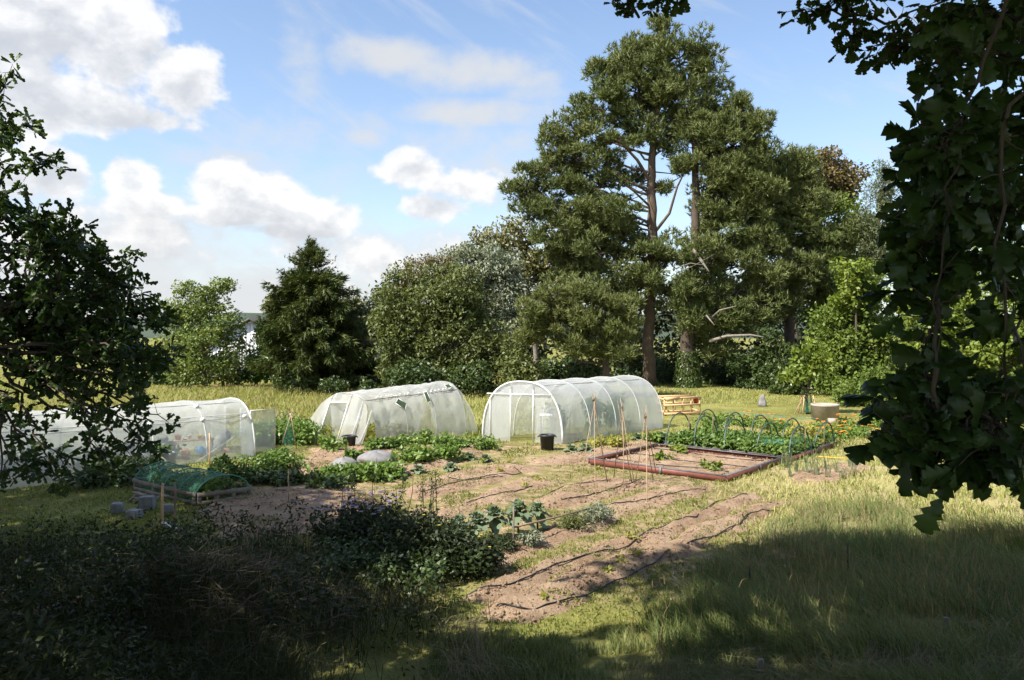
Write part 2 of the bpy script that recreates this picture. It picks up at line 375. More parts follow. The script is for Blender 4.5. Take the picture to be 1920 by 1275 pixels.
M = dict(
    turf=ground_mat(), soil=soil_mat(),
    grass=leafmat("grass_lawn", [(0.1, 0.135, 0.026), (0.175, 0.21, 0.042), (0.3, 0.29, 0.085)], .35, .6, .2, .45, .6),
    longgrass=leafmat("grass_long", [(0.062, 0.095, 0.026), (0.125, 0.165, 0.046), (0.205, 0.225, 0.078), (0.33, 0.31, 0.15)], .35, .6, .2, .4, .7),
    field=leafmat("grass_field", [(0.22, 0.25, 0.075), (0.33, 0.335, 0.115), (0.44, 0.395, 0.17)], .35, .7, .15, .5, .12),
    seed=leafmat("grass_seed_heads", [(.22, .15, .08), (.34, .24, .13)], .3, .8, .1),
    rank=leafmat("rank_grass_shade_tint", [(.030, .040, .014), (.055, .068, .022), (.095, .095, .04)], .3, .6, .2, .4, .8),  # deep shade of the bank put into the blade colour
    hay=leafmat("hay", [(0.25, 0.29, 0.08), (0.39, 0.39, 0.14), (0.54, 0.48, 0.23)], .3, .7, .15, .5, .4),
    straw=leafmat("straw", [(.17, .14, .075), (.32, .26, .14)], .2, .7, .2),
    weed=leafmat("weed_leaf_shade_tint", [(0.02, 0.032, 0.011), (0.034, 0.05, 0.016), (0.055, 0.066, 0.024)], .3, .55, .3),  # leaf colour lowered to carry the bank's shade
    oak=leafmat("oak_leaf", [(.028, .056, .013), (.046, .086, .019), (.074, .118, .028)], .36, .42, .4, .3, .8),
    birch=leafmat("birch_leaf", [(0.105, 0.155, 0.035), (0.165, 0.215, 0.055), (0.23, 0.27, 0.09)], .35),
    laurel=leafmat("laurel_leaf", [(.03, .07, .012), (.06, .13, .02), (.10, .19, .03)], .3, .35, .5),
    spruce=leafmat("spruce_needles", [(0.042, 0.062, 0.016), (0.075, 0.1, 0.027), (0.115, 0.13, 0.045)], .15, .6, .2),
    willow=leafmat("willow_leaf", [(0.075, 0.1, 0.026), (0.12, 0.145, 0.04), (0.165, 0.18, 0.06)], .3),
    willow_red=leafmat("willow_tip", [(0.110, 0.094, 0.033), (0.165, 0.132, 0.050), (0.198, 0.154, 0.066)], .3),
    silver=leafmat("silver_leaf", [(0.14, 0.165, 0.105), (0.21, 0.235, 0.15), (0.32, 0.34, 0.25)], .25),
    beam=leafmat("whitebeam_leaf", [(.10, .115, .030), (.17, .17, .06), (.36, .32, .19)], .25, .5, .4, .2),
    pine=leafmat("pine_needles", [(0.084, 0.112, 0.034), (0.132, 0.158, 0.05), (0.195, 0.21, 0.076)], .15, .55, .25, .4, .35),
    pine_y=leafmat("young_pine_needles", [(0.1, 0.12, 0.035), (0.15, 0.17, 0.055), (0.2, 0.21, 0.08)], .2, .55, .25, .4, .5),
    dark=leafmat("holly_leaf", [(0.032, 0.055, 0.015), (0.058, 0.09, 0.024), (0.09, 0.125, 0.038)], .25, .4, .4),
    maple=leafmat("sycamore_leaf", [(0.075, 0.12, 0.02), (0.135, 0.19, 0.034), (0.205, 0.255, 0.055)], .35, .5, .3),
    bright=leafmat("lime_green_leaf", [(.10, .15, .02), (.17, .23, .035), (.26, .30, .06)], .4, .45, .35),
    russet=leafmat("russet_leaf", [(0.094, 0.094, 0.031), (0.154, 0.116, 0.039), (0.220, 0.138, 0.055)], .25),
    cypress=leafmat("cypress_spray", [(0.077, 0.105, 0.044), (0.121, 0.143, 0.061), (0.165, 0.182, 0.083)], .2),
    ivy=leafmat("ivy_leaf", [(.04, .07, .015), (.09, .12, .03)], .25, .35, .5),
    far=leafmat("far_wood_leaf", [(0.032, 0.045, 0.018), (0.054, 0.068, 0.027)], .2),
    veg=leafmat("vegetable_leaf", [(0.075, 0.135, 0.02), (0.125, 0.205, 0.034), (0.2, 0.28, 0.058)], .3, .45, .4),
    veg_dark=leafmat("strawberry_leaf", [(0.06, 0.115, 0.018), (0.105, 0.175, 0.03), (0.165, 0.235, 0.05)], .28, .45, .4),
    kale=leafmat("kale_leaf", [(0.1, 0.15, 0.085), (0.16, 0.215, 0.13), (0.25, 0.3, 0.2)], .25, .5, .35),
    onion=leafmat("onion_leaf", [(.11, .145, .07), (.18, .21, .11)], .25),
    yellow=leafmat("yellowing_leaf", [(.22, .23, .04), (.36, .34, .07)], .35),
    purple=leafmat("aster_petal", [(.30, .22, .42), (.48, .38, .62)], .3),
    orange=leafmat("orange_petal", [(.75, .22, .02), (.85, .36, .05)], .3),
    yflower=leafmat("yellow_petal", [(.70, .55, .04), (.80, .68, .10)], .3),
    brown=leafmat("dead_leaf", [(.16, .08, .03), (.28, .15, .06)], .2),
    bark=simple("pine_bark", (.10, .072, .052), (.05, .036, .027), .9, 5, .8, 18, stretch=(1, 1, .35)),
    bark_red=simple("pine_bark_red", (.15, .105, .072), (.075, .052, .038), .9, 5, .7, 18, stretch=(1, 1, .35)),
    bark_dk=simple("oak_bark", (.11, .085, .06), (.05, .04, .03), .95, 8, .8, 26, stretch=(1, 1, .3)),
    bark_gr=simple("grey_bark", (.26, .23, .19), (.13, .11, .09), .9, 6, .5, 20),
    twig=simple("twig", (.16, .11, .07), (.07, .05, .03), .9, 14, .3),
    dry=simple("dry_stems", (.20, .15, .10), (.09, .065, .045), .9, 9, .3),
    cane=simple("bamboo_cane", (.42, .30, .18), (.28, .19, .11), .55, 5, .1, spec=.4),
    cane_dk=simple("weathered_cane", (.26, .19, .12), (.16, .11, .07), .7, 5, .2),
    timber=simple("new_timber", (.66, .43, .23), (.50, .31, .16), .75, 3, .25, 30, stretch=(1, 1, 4)),
    oldwood=simple("weathered_timber", (.26, .22, .18), (.14, .115, .09), .9, 4, .4, 24),
    steel_red=simple("red_oxide_paint", (.21, .066, .046), (.13, .048, .036), .55, 7, .3),
    steel_top=simple("worn_steel", (.20, .20, .21), (.11, .10, .10), .5, 8, .2, metal=.3),
    pvc_green=simple("green_plastic_tube", (.045, .085, .065), (.03, .055, .042), .4, 6, .05, spec=.5),
    pvc_mint=simple("pale_green_tube", (.10, .30, .20), (.06, .20, .13), .4, 6, .05),
    white=simple("white_plastic", (.78, .78, .76), (.66, .66, .63), .45, 5, .1),
    steel=simple("galvanised_tube", (.55, .55, .55), (.40, .40, .40), .4, 8, .1, metal=.4),
    black=simple("black_rubber", (.022, .022, .024), (.013, .013, .014), .5, 8, .1),
    bucket=simple("black_bucket_plastic", (.03, .03, .034), (.02, .02, .022), .35, 6, .05),
    concrete=simple("pale_concrete", (.40, .33, .27), (.30, .25, .20), .9, 5, .3, 30),
    block=simple("grey_concrete", (.27, .27, .265), (.16, .16, .155), .9, 9, .4, 40),
    fleece=simple("grey_fleece", (.24, .235, .235), (.15, .145, .145), .8, 5, .9, 9),
    sack=simple("grow_sack", (.42, .42, .38), (.28, .28, .25), .7, 3, .4, 12),
    oldsack=simple("mossy_sack", (.22, .20, .10), (.14, .13, .06), .9, 4, .4, 14),
    terracotta=simple("terracotta", (.46, .19, .10), (.35, .14, .07), .8, 7, .2),
    blue=simple("blue_plastic", (.05, .26, .60), (.04, .20, .48), .4, 5, .05),
    red=simple("red_plastic", (.50, .07, .05), (.40, .05, .04), .45, 5, .05),
    yellow_rope=simple("yellow_rope", (.70, .48, .05), (.55, .36, .04), .7, 30, .2),
    housewall=simple("white_boarding", (.72, .73, .74), (.62, .63, .65), .7, 2, .1),
    slate=simple("dark_roof", (.10, .095, .09), (.06, .06, .055), .8, 3, .2),
    glass=simple("window_glass", (.03, .04, .05), (.02, .03, .035), .08, 2, 0),
    film=filmmat("polythene", (.87, .885, .90), .50, (.74, .74, .73)), film_old=filmmat("old_polythene", (.83, .835, .83), .47, (.66, .65, .61)),
    patch=simple('torn_hole_lining', (.06, .10, .045), (.03, .05, .025), .8, 7, .3),
    film_clear=filmmat("door_mesh", (.75, .77, .75), .55, (.6, .6, .56)),
)

def netmat(name, col, clear):
    m, t, out, e = new_mat(name)
    b = t.nodes.new('ShaderNodeBsdfPrincipled'); b.inputs['Base Color'].default_value = (*col, 1); b.inputs['Roughness'].default_value = .6
    tp = t.nodes.new('ShaderNodeBsdfTransparent'); q = t.nodes.new('ShaderNodeMixShader')
    n = e.noise(obj_coord(t), 9, 5, .6)
    t.links.new(e.m('ADD', e.mul(e.sub(n, .5), .7), clear, clamp=True), q.inputs[0])
    t.links.new(b.outputs[0], q.inputs[1]); t.links.new(tp.outputs[0], q.inputs[2]); t.links.new(q.outputs[0], out.inputs[0]); return m
M['net'] = netmat("green_netting", (.07, .27, .18), .80)
M['net_dark'] = netmat("dark_green_netting", (.03, .17, .09), .68)

# ------------------------------------------------------------------ leaf shapes
T_LEAF = (np.array([(0, 0, 0), (.5, .28, -.05), (1, 0, -.10), (.5, -.28, -.05), (.5, 0, .05)]), np.array([(0, 4, 1), (1, 4, 2), (0, 3, 4), (3, 2, 4)]))
T_CARD = (np.array([(0, 0, 0), (.45, .30, -.04), (1, 0, -.08), (.45, -.30, -.04)]), np.array([(0, 2, 1), (0, 3, 2)]))
T_NARROW = (np.array([(0, 0, 0), (.45, .13, 0), (1, 0, -.12), (.45, -.13, 0)]), np.array([(0, 2, 1), (0, 3, 2)]))

def star_template(n=9, spread=1.0, w=.045, seed=3):
    r = np.random.default_rng(seed); V = []; T = []
    for i in range(n):
        a = 2 * PI * i / n + r.uniform(-.3, .3); c = r.uniform(.15, spread)
        d = np.array((math.cos(c), math.sin(c) * math.cos(a), math.sin(c) * math.sin(a)))
        s = unit(np.cross(d, r.normal(size=3))); b = np.array((r.uniform(-.1, .45), 0, 0)); l = r.uniform(.6, .9)
        k = len(V); V += [b + s * w, b - s * w, b + d * l]; T.append((k, k + 1, k + 2))
    return np.array(V), np.array(T)
T_PINE = star_template(7, 1.15, .085)
T_SPRUCE = star_template(5, .7, .09, 4)

def oak_template(detail):
    if detail: pr = [(0, .0), (.10, .02), (.24, .15), (.33, .09), (.46, .25), (.56, .14), (.70, .31), (.79, .18), (.90, .22), (1, 0)]
    else: pr = [(0, 0), (.22, .14), (.35, .08), (.52, .25), (.63, .13), (.82, .25), (1, 0)]
    V = []; T = []; k = len(pr)
    for x, w in pr: V.append((x, 0, .05 * math.sin(x * PI)))
    for x, w in pr: V.append((x + w * .22, w, -.03 - w * .22 - .10 * x * x))
    for x, w in pr: V.append((x + w * .22, -w, -.03 - w * .22 - .10 * x * x))
    for i in range(k - 1):
        T += [(i, i + 1, k + i + 1), (i, k + i + 1, k + i), (i, 2 * k + i + 1, i + 1), (i, 2 * k + i, 2 * k + i + 1)]
    V = np.array(V, float); V[k:, 2] += 0.02
    return V, np.array([q for q in T if len(set(map(tuple, V[list(q)]))) == 3])
T_OAK = oak_template(True); T_OAK2 = oak_template(False)

def scatter(mb, tmpl, pos, dirs, nrm, size, width=1.0):
    """put one copy of a leaf shape at every position, pointing along dirs, facing nrm"""
    V, T = tmpl; pos = np.asarray(pos, float); n = len(pos)
    if n == 0: return mb
    X = unit(dirs); Y = unit(np.cross(nrm, X)); Z = np.cross(X, Y)
    size = np.broadcast_to(np.asarray(size, float), (n,)); width = np.broadcast_to(np.asarray(width, float), (n,))
    W = pos[:, None] + size[:, None, None] * (V[None, :, 0:1] * X[:, None] + V[None, :, 1:2] * Y[:, None] * width[:, None, None] + V[None, :, 2:3] * Z[:, None])
    Fc = (np.arange(n) * len(V))[:, None, None] + T[None]
    return mb.add(W.reshape(-1, 3), Fc.reshape(-1, 3))

def clump_leaves(mb, tmpl, C, R, per, size, flat=.75, up=.35, width=1.0, out=.9):
    """leaves spread through round clumps; C centres, R radii"""
    C = np.asarray(C); R = np.asarray(R); n = len(C) * per
    c = np.repeat(C, per, 0); r = np.repeat(R, per)
    d = rdir(n); q = d * (r * rng.uniform(.25, 1, n) ** .5)[:, None]; q[:, 2] *= flat
    nr = unit(d * .8 + np.array((0, 0, up)) + rng.normal(size=(n, 3)) * .55)
    di = unit(np.cross(nr, rng.normal(size=(n, 3))) + d * out * .5)
    return scatter(mb, tmpl, c + q, di, nr, size * rng.uniform(.7, 1.3, n), width)

def blades(mb, pos, h, w, lean=.35, az=None):
    n = len(pos); a = rng.uniform(0, 2 * PI, n) if az is None else az + rng.normal(size=n) * .7
    h = np.broadcast_to(h, (n,)) * rng.uniform(.6, 1.25, n); w = np.broadcast_to(w, (n,))
    ld = np.stack((np.cos(a), np.sin(a), np.zeros(n)), 1); ln = (lean * rng.uniform(.2, 1.7, n) * h)[:, None]
    s = np.stack((-np.sin(a + rng.normal(size=n)), np.cos(a + rng.normal(size=n)), np.zeros(n)), 1) * w[:, None] / 2
    Z = np.array((0, 0, 1.0)); mid = pos + Z * (h * .58)[:, None] + ld * ln * .3; tip = pos + Z * (h * (1 - .25 * lean))[:, None] + ld * ln
    V = np.stack((pos - s, pos + s, mid - s * .8, mid + s * .8, tip), 1).reshape(-1, 3)
    T = np.array([(0, 1, 3), (0, 3, 2), (2, 3, 4)]); Fc = (np.arange(n) * 5)[:, None, None] + T[None]
    return mb.add(V, Fc.reshape(-1, 3))

# ------------------------------------------------------------------ ground
def axis(pieces):
    out = []
    for a, b, s in pieces: out += list(np.arange(a, b, s))
    out.append(pieces[-1][1]); return np.array(out)

def build_ground():
    xs = axis([(-900, -200, 100), (-200, -60, 20), (-60, -16, 2), (-16, 14, .28), (14, 60, 2), (60, 200, 20), (200, 900, 100)])
    ys = axis([(-60, -6, 3), (-6, 28, .28), (28, 60, 1), (60, 160, 10), (160, 1600, 120)])
    X, Y = np.meshgrid(xs, ys); Z = gz(X, Y)
    nx = len(xs); ny = len(ys); i, j = np.meshgrid(np.arange(nx - 1), np.arange(ny - 1)); a = (j * nx + i).ravel()
    mb = MB().add(np.stack((X, Y, Z), -1), np.stack((a, a + 1, a + nx + 1, a + nx), 1))
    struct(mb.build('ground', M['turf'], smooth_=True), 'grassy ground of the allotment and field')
    # far wooded hills on the skyline
    mb = MB(); xs = np.linspace(-700, 700, 160); rows = []
    for k, (d, hh) in enumerate(((360, 0), (390, 1.0), (440, .7), (520, 0))):
        prof = 11 + 3 * np.sin(xs / 130 + 1) + 5 * vnoise(xs, xs * 0, .02, 9) + 4 * vnoise(xs, xs * 0, .12, 2)
        rows.append(np.stack((xs, np.full_like(xs, d), prof * hh - .5), 1))
    V = np.concatenate(rows); n = len(xs); a = np.concatenate([np.arange(n - 1) + r * n for r in range(3)])
    mb.add(V, np.stack((a, a + 1, a + n + 1, a + n), 1))
    struct(mb.build('hills', simple("far_woodland", (.055, .075, .05), (.03, .045, .03), .95, .08, .6, .4)), 'wooded hills on the horizon')
build_ground()

# soil beds: outlines as points on the ground of the photograph
BEDS = []; BEDH = []
def bed(pts_px, rise=.07, rough=.034, world=None):
    poly = [tuple(G(*q)[:2]) for q in pts_px] if world is None else world
    BEDS.append(poly); BEDH.append((poly, rise))
    A = np.array(poly); x0, y0 = A.min(0) - .2; x1, y1 = A.max(0) + .2; s = .06
    xs = np.arange(x0, x1, s); ys = np.arange(y0, y1, s); X, Y = np.meshgrid(xs, ys)
    wx = X + .35 * vnoise(X, Y, 1.1, 21) + .12 * vnoise(X, Y, 4, 22); wy = Y + .35 * vnoise(X, Y, 1.1, 23) + .12 * vnoise(X, Y, 4, 24)
    ins = inpoly(wx, wy, poly); d = edgedist(wx, wy, poly); d = np.where(ins, d, -d)
    Z = gz(X, Y) + .008 + rise * smooth((d + .05) / .3) - .05 * smooth(-d / .12) + rough * (vnoise(X, Y, 3.1, 31) + .8 * vnoise(X, Y, 8, 32) + .35 * vnoise(X, Y, 15, 33)) * smooth((d + .1) / .2)
    keep = d > -.16; nx = len(xs); ny = len(ys); i, j = np.meshgrid(np.arange(nx - 1), np.arange(ny - 1)); a = (j * nx + i).ravel()
    kf = keep.ravel(); q = np.stack((a, a + 1, a + nx + 1, a + nx), 1); q = q[kf[q].all(1)]
    if len(q) == 0: return
    us, inv = np.unique(q, return_inverse=True); V = np.stack((X, Y, Z), -1).reshape(-1, 3)[us]
    return struct(MB().add(V, inv.reshape(-1, 4)).build('soil_bed', M['soil'], smooth_=True), 'bare brown soil of a vegetable bed')

bed([(860, 1128), (960, 1072), (1100, 1030), (1250, 980), (1390, 928), (1440, 932), (1330, 972), (1210, 1020), (1060, 1080), (930, 1135)], .10)
bed([(905, 1150), (1010, 1108), (1150, 1050), (1300, 990), (1420, 945), (1490, 942), (1430, 975), (1320, 1020), (1230, 1062), (1100, 1125), (1000, 1172), (930, 1168)], .10)
bed([(1000, 938), (1110, 896), (1250, 905), (1130, 935), (1060, 950), (1010, 955)], .07)
bed([(1130, 945), (1260, 912), (1345, 918), (1260, 945), (1150, 968)], .07)
bed([(745, 915), (830, 888), (960, 872), (1010, 880), (940, 905), (830, 925), (770, 940)], .06)
bed([(800, 962), (900, 925), (990, 898), (1060, 902), (990, 922), (900, 950), (820, 985)], .05)
bed([(880, 1060), (960, 1010), (1080, 968), (1160, 958), (1140, 985), (1020, 1022), (930, 1070)], .06)
bed([(995, 862), (1080, 846), (1240, 826), (1245, 842), (1100, 868), (1010, 872)], .06)
bed([(1480, 888), (1590, 868), (1650, 880), (1560, 905), (1490, 905)], .04)
bed([(530, 885), (590, 842), (690, 838), (880, 838), (900, 852), (800, 885), (640, 895)], .10)
bed([(370, 960), (480, 918), (640, 905), (720, 940), (600, 1000), (420, 1010)], .06)
bed([(360, 905), (420, 878), (520, 872), (560, 890), (480, 908)], .05)

def in_beds(x, y, grow=0.0):
    wx = x + .35 * vnoise(x, y, 1.1, 21) + .12 * vnoise(x, y, 4, 22); wy = y + .35 * vnoise(x, y, 1.1, 23) + .12 * vnoise(x, y, 4, 24)
    m = np.zeros(len(x), bool)
    for p in BEDS: m |= inpoly(wx, wy, p)
    return m

def topz(x, y):
    """surface height, bed soil included"""
    x = np.asarray(x, float); y = np.asarray(y, float); z = gz(x, y)
    wx = x + .35 * vnoise(x, y, 1.1, 21) + .12 * vnoise(x, y, 4, 22); wy = y + .35 * vnoise(x, y, 1.1, 23) + .12 * vnoise(x, y, 4, 24); add = np.zeros(x.shape)
    for p, r in BEDH:
        d = edgedist(wx, wy, p); d = np.where(inpoly(wx, wy, p), d, -d); add = np.maximum(add, np.where(d > -.1, .008 + r * smooth((d + .05) / .3), 0))
    return z + add

# raised-bed corners, used by grass and by the frames
def e12():
    c = G(1360, 905); a = unit(G(1105, 870) - c); b = np.array((-a[1], a[0], 0)); b = b if b[1] > 0 else -b
    return c, a, b
RB_C, RB_A, RB_B = e12(); RB_L = 3.95
def rb(u, v, z=0.0): return RB_C + RB_A * u + RB_B * v + np.array((0, 0, z))
BED1 = [tuple(rb(u, v)[:2]) for u, v in ((0, 0), (RB_L, 0), (RB_L, 3.55), (0, 3.55))]
BED2 = [tuple(rb(u, v)[:2]) for u, v in ((-.1, 3.75), (3.78, 3.75), (3.78, 7.35), (-.1, 7.35))]

# tunnel footprints (near/far corner at the two ends)
TUN = {}
def foot(name, pts): TUN[name] = [np.array(q, float) for q in pts]
R0 = GG(1055, 833); L0 = GG(905, 826); R1 = GG(1243, 803); L1 = R1 + (L0 - R0) * 1.0 + np.array((.1, .35, 0))
foot('c', (R0, L0, R1, L1))
N0 = GG(683, 833); F0 = GG(570, 826); N1 = GG(893, 815); F1 = N1 + (F0 - N0) * .95 + np.array((.35, .55, 0))
foot('b', (N0, F0, N1, F1))
a0 = GG(478, 856); ax1 = unit(np.array((-.66, -.75, 0))); ac = np.array((-ax1[1], ax1[0], 0)); ac = ac if ac[0] < 0 else -ac
foot('a', (a0, a0 + ac * 2.5, a0 + ax1 * 8.6, a0 + ax1 * 8.6 + ac * 2.5))
FOOT = [[t[0][:2], t[1][:2], t[3][:2], t[2][:2]] for t in TUN.values()]

def blocked(x, y):
    m = in_beds(x, y)
    for p in FOOT + [BED1, BED2]: m |= inpoly(x, y, p)
    return m

def ground_pts(n, y0, y1, half=.82, pw=1.4, x0=-99, x1=99):
    u = rng.uniform(0, 1, n); k = 2 - pw                        # more points close to the eye
    y = (y0 ** k + u * (y1 ** k - y0 ** k)) ** (1 / k)
    x = rng.uniform(-half, half, n) * y
    q = (x > x0) & (x < x1); return x[q], y[q]

def on_ground(x, y): return np.stack((x, y, gz(x, y) - .01), 1)

# ------------------------------------------------------------------ grass
def stuff(mb, name, mat, label, cat):
    o = mb.build(name, mat, kind='stuff'); o['label'] = label; o['category'] = cat; return o

def left_bank(x, y):
    xj = x + rng.normal(size=np.shape(x)) * .32
    return (xj < -1.3 - .35 * np.clip(y - 9.5, 0, 9) + 1.7 * vnoise(x, y, .6, 55) + .7 * vnoise(x, y, 1.9, 56)) & (y < 12.6 + .8 * vnoise(x, y, .9, 60))
def long_zone(x, y): return (x > 1.45 + (y - 9.3) * .72 + .7 * vnoise(x, y, .7, 51)) & (y < 15.4 + .8 * vnoise(x, y, .5, 52)) & (y < 13.6 + np.clip(9.5 - x, 0, 2))

def build_grass():
    # short turf between the beds
    x, y = ground_pts(172000, 8.5, 30, .76, 1.5)
    k = ~blocked(x, y) & ~left_bank(x, y) & ~long_zone(x, y) & (vnoise(x, y, 1.6, 61) + .6 * vnoise(x, y, 5, 62) > np.where((x > -5.5) & (x < 6) & (y > 14.5) & (y < 24), .02, -.24)) & ~((x > 4.5) & (y > 13.5) & (rng.uniform(0, 1, len(x)) < .75))
    x, y = x[k], y[k]
    # strips of soft, brighter turf and thin worn places
    hgt = .055 + .05 * np.clip(vnoise(x, y, .9, 63) + .25, 0, 1)
    right = smooth((x - 4.5) / 3) * smooth((y - 12) / 2); hgt = hgt * (1 + 1.8 * right)
    stuff(blades(MB(), on_ground(x, y), hgt, .010 + .0006 * y, .7), 'lawn_grass', M['grass'], 'short turf on the paths between the vegetable beds', 'grass')
    # weeds and seedlings creeping on the beds
    x, y = ground_pts(60000, 9, 24, .55, 1.4)
    k = in_beds(x, y) & (vnoise(x, y, 1.1, 71) + .6 * vnoise(x, y, 3.5, 72) > .17)
    x, y = x[k], y[k]
    stuff(blades(MB(), np.stack((x, y, topz(x, y) - .01), 1), .07, .018, .9), 'bed_weeds', M['grass'], 'thin weeds sprouting through the bare soil', 'weeds')
    x, y = ground_pts(9000, 9, 25, .5, 1.4); k = in_beds(x, y) & (vnoise(x, y, .8, 171) > -.1); x, y = x[k], y[k]
    stuff(blades(MB(), np.stack((x, y, topz(x, y) + .004), 1), .03, .010, 3.5), 'bed_litter', M['straw'], 'bits of straw and dead leaf littering the bare beds', 'litter')
    # clods and small stones
    x, y = ground_pts(38000, 9, 25, .5, 1.6); k = in_beds(x, y) | inpoly(x, y, BED1); x, y = x[k], y[k]; n = len(x)
    T_CLOD = (np.array([(-.5, 0, 0), (.5, .1, 0), (0, .5, .1), (.05, -.5, 0), (.1, 0, .45), (0, 0, -.3)]), np.array([(0, 3, 4), (3, 1, 4), (1, 2, 4), (2, 0, 4), (0, 5, 3), (3, 5, 1), (1, 5, 2), (2, 5, 0)]))
    hb = topz(x, y) + np.where(inpoly(x, y, BED1), .095, 0)
    sz = .018 + .06 * rng.uniform(0, 1, n) ** 4; a = rng.uniform(0, 2 * PI, n)
    stuff(scatter(MB(), T_CLOD, np.stack((x, y, hb + sz * .05), 1), np.stack((np.cos(a), np.sin(a), 0 * a), 1), np.tile((0, 0, 1.0), (n, 1)) + rng.normal(size=(n, 3)) * .3, sz), 'soil_clods', M['soil'], 'crumbly clods and small stones lying on the bare beds', 'soil')
    # long grass in the right foreground, tussocky, leaning
    x, y = ground_pts(140000, 6.4, 15.6, .8, 1.7, x0=-1.0)
    k = (long_zone(x, y) | ((y < 8.9 + .5 * vnoise(x, y, 1.2, 57)) & (x > -.9))) & (vnoise(x, y, 1.4, 58) + .5 * vnoise(x, y, 4.5, 59) > -.30)
    x, y = x[k], y[k]; t = np.clip(vnoise(x, y, .75, 53) + .5, 0, 1); hh = (.16 + .36 * t) * np.where(x < 1.6, .5, 1)
    az = 2.2 + 3.0 * vnoise(x, y, .6, 54)
    stuff(blades(MB(), on_ground(x, y), hh, .010, .75, az), 'long_grass', M['longgrass'], 'long tussocky grass in the shade at the front', 'grass')
    x, y = ground_pts(36000, 6.4, 15.6, .8, 1.6, x0=-1.2); k = (long_zone(x, y) | ((y < 9.2) & (x > -1.0))) & (vnoise(x, y, .9, 158) + .6 * vnoise(x, y, 2.5, 159) > .05); x, y = x[k], y[k]
    stuff(blades(MB(), on_ground(x, y), .30, .009, 1.6, 1.0 + 5 * vnoise(x, y, .5, 154)), 'lodged_straw', M['straw'], 'flattened straw-coloured grass lying among the long grass', 'grass')
    # flowering stalks above it
    x, y = ground_pts(2600, 8, 15.4, .8, 1.0, x0=1.0); k = long_zone(x, y); x, y = x[k], y[k]; p = on_ground(x, y)
    mb = blades(MB(), p, .62, .006, .25); tip = p + np.array((0, 0, .5)); blades(mb, tip, .14, .010, .5)
    stuff(mb, 'grass_stalks', M['seed'], 'thin flowering grass stalks above the long grass', 'grass')
    # pale hay on the right
    x, y = ground_pts(90000, 12.5, 27, .85, 1.4, x0=4.2); k = ~blocked(x, y) & ~long_zone(x, y) & (x > 3.2 + .25 * (y - 12)) & (vnoise(x, y, 1.0, 81) > -.2)
    x, y = x[k], y[k]
    stuff(blades(MB(), on_ground(x, y), .15, .012, .9), 'dry_grass', M['hay'], 'pale dry grass on the sunny side of the beds', 'grass')
    # rank grass, nettles and brambles on the bank in the left foreground
    x, y = ground_pts(78000, 4.2, 12.8, .95, 1.5, x1=.3); k = left_bank(x, y); x, y = x[k], y[k]
    hh = .22 + .42 * np.clip(vnoise(x, y, .8, 91) + .45, 0, 1)
    stuff(blades(MB(), on_ground(x, y), hh * 1.15, .009, .8), 'rank_grass', M['rank'], 'rank grass covering the shady bank, coloured dark for its shade', 'grass')
    x, y = ground_pts(4200, 4.6, 12.6, .95, 1.3, x1=.2); k = left_bank(x, y) & (vnoise(x, y, .9, 93) > -.12); x, y = x[k], y[k]
    mb = MB(); C = on_ground(x, y) + np.stack((0 * x, 0 * x, .2 + .5 * rng.uniform(0, 1, len(x)) * (x < -2)), 1)
    clump_leaves(mb, T_NARROW, C, np.full(len(C), .17), 18, .075, 1.2, width=1.5)
    stuff(mb, 'undergrowth', M['weed'], 'leafy weeds and nettles massed on the bank, shade put into their colour', 'undergrowth')
    x, y = ground_pts(7000, 5, 12.5, .9, 1.3, x1=.5); k = left_bank(x, y); x, y = x[k], y[k]
    stuff(blades(MB(), on_ground(x, y), .40, .008, 1.5), 'dead_stalks', M['straw'], 'dead straw-coloured stalks fallen among the rank grass', 'grass')
    # the field behind
    x, y = ground_pts(82000, 26, 60, .74, 1.25); k = ~blocked(x, y) & (vnoise(x, y, .5, 95) > -.42); x, y = x[k], y[k]
    tall = np.clip(.30 + .9 * vnoise(x, y, .12, 96) + .35 * smooth((y - 36) / 8), .12, .95) * np.where(x > 3, .42, 1)
    p = on_ground(x, y)
    stuff(blades(MB(), p, tall * .6, .031, .75), 'field_grass', M['field'], 'tall yellow-green meadow grass behind the tunnels', 'grass')
    q = rng.uniform(0, 1, len(p)) < .16 * (tall > .5)
    stuff(blades(MB(), p[q] + np.stack((0 * x[q], 0 * x[q], tall[q] * .5), 1), .15, .035, .8), 'meadow_seed_heads', M['seed'], 'brownish seed heads over the meadow', 'grass')
build_grass()

# ------------------------------------------------------------------ trees
def lobes_at(lobes, d, deep=.8):
    """photo-size lobes of a crown -> balls at distance d (half width, half height; depth from the width)"""
    out = []
    for q in lobes:
        px, py, rx, ry = q[:4]; dd = d + (q[4] if len(q) > 4 else 0)
        c = P(px, py, dd); out.append((c, np.array((rx, rx * deep, ry)) / F * dd))
    return out

def clumps_in(lobes, n, cr):
    vol = np.array([np.prod(r) ** (2 / 3) for c, r in lobes]); cnt = np.maximum(3, (n * vol / vol.sum()).astype(int))
    C = []; R = []
    for (c, r), k in zip(lobes, cnt):
        d = rdir(k); C.append(c + d * r * (rng.uniform(.15, 1, k) ** .4)[:, None] * .92); R.append(cr * rng.uniform(.65, 1.3, k) * min(1.0, np.mean(r) / (2 * cr) + .45))
    return np.concatenate(C), np.concatenate(R)

def curve(a, b, sag=0.0, n=6, jit=.04):
    a = np.asarray(a, float); b = np.asarray(b, float); t = np.linspace(0, 1, n)[:, None]; L = np.linalg.norm(b - a)
    p = a + (b - a) * t + np.array((0, 0, 1)) * (sag * L * 4 * t * (1 - t))
    j = rng.normal(size=(n, 3)) * jit * L; j[0] = 0; j[-1] = 0
    return p + j

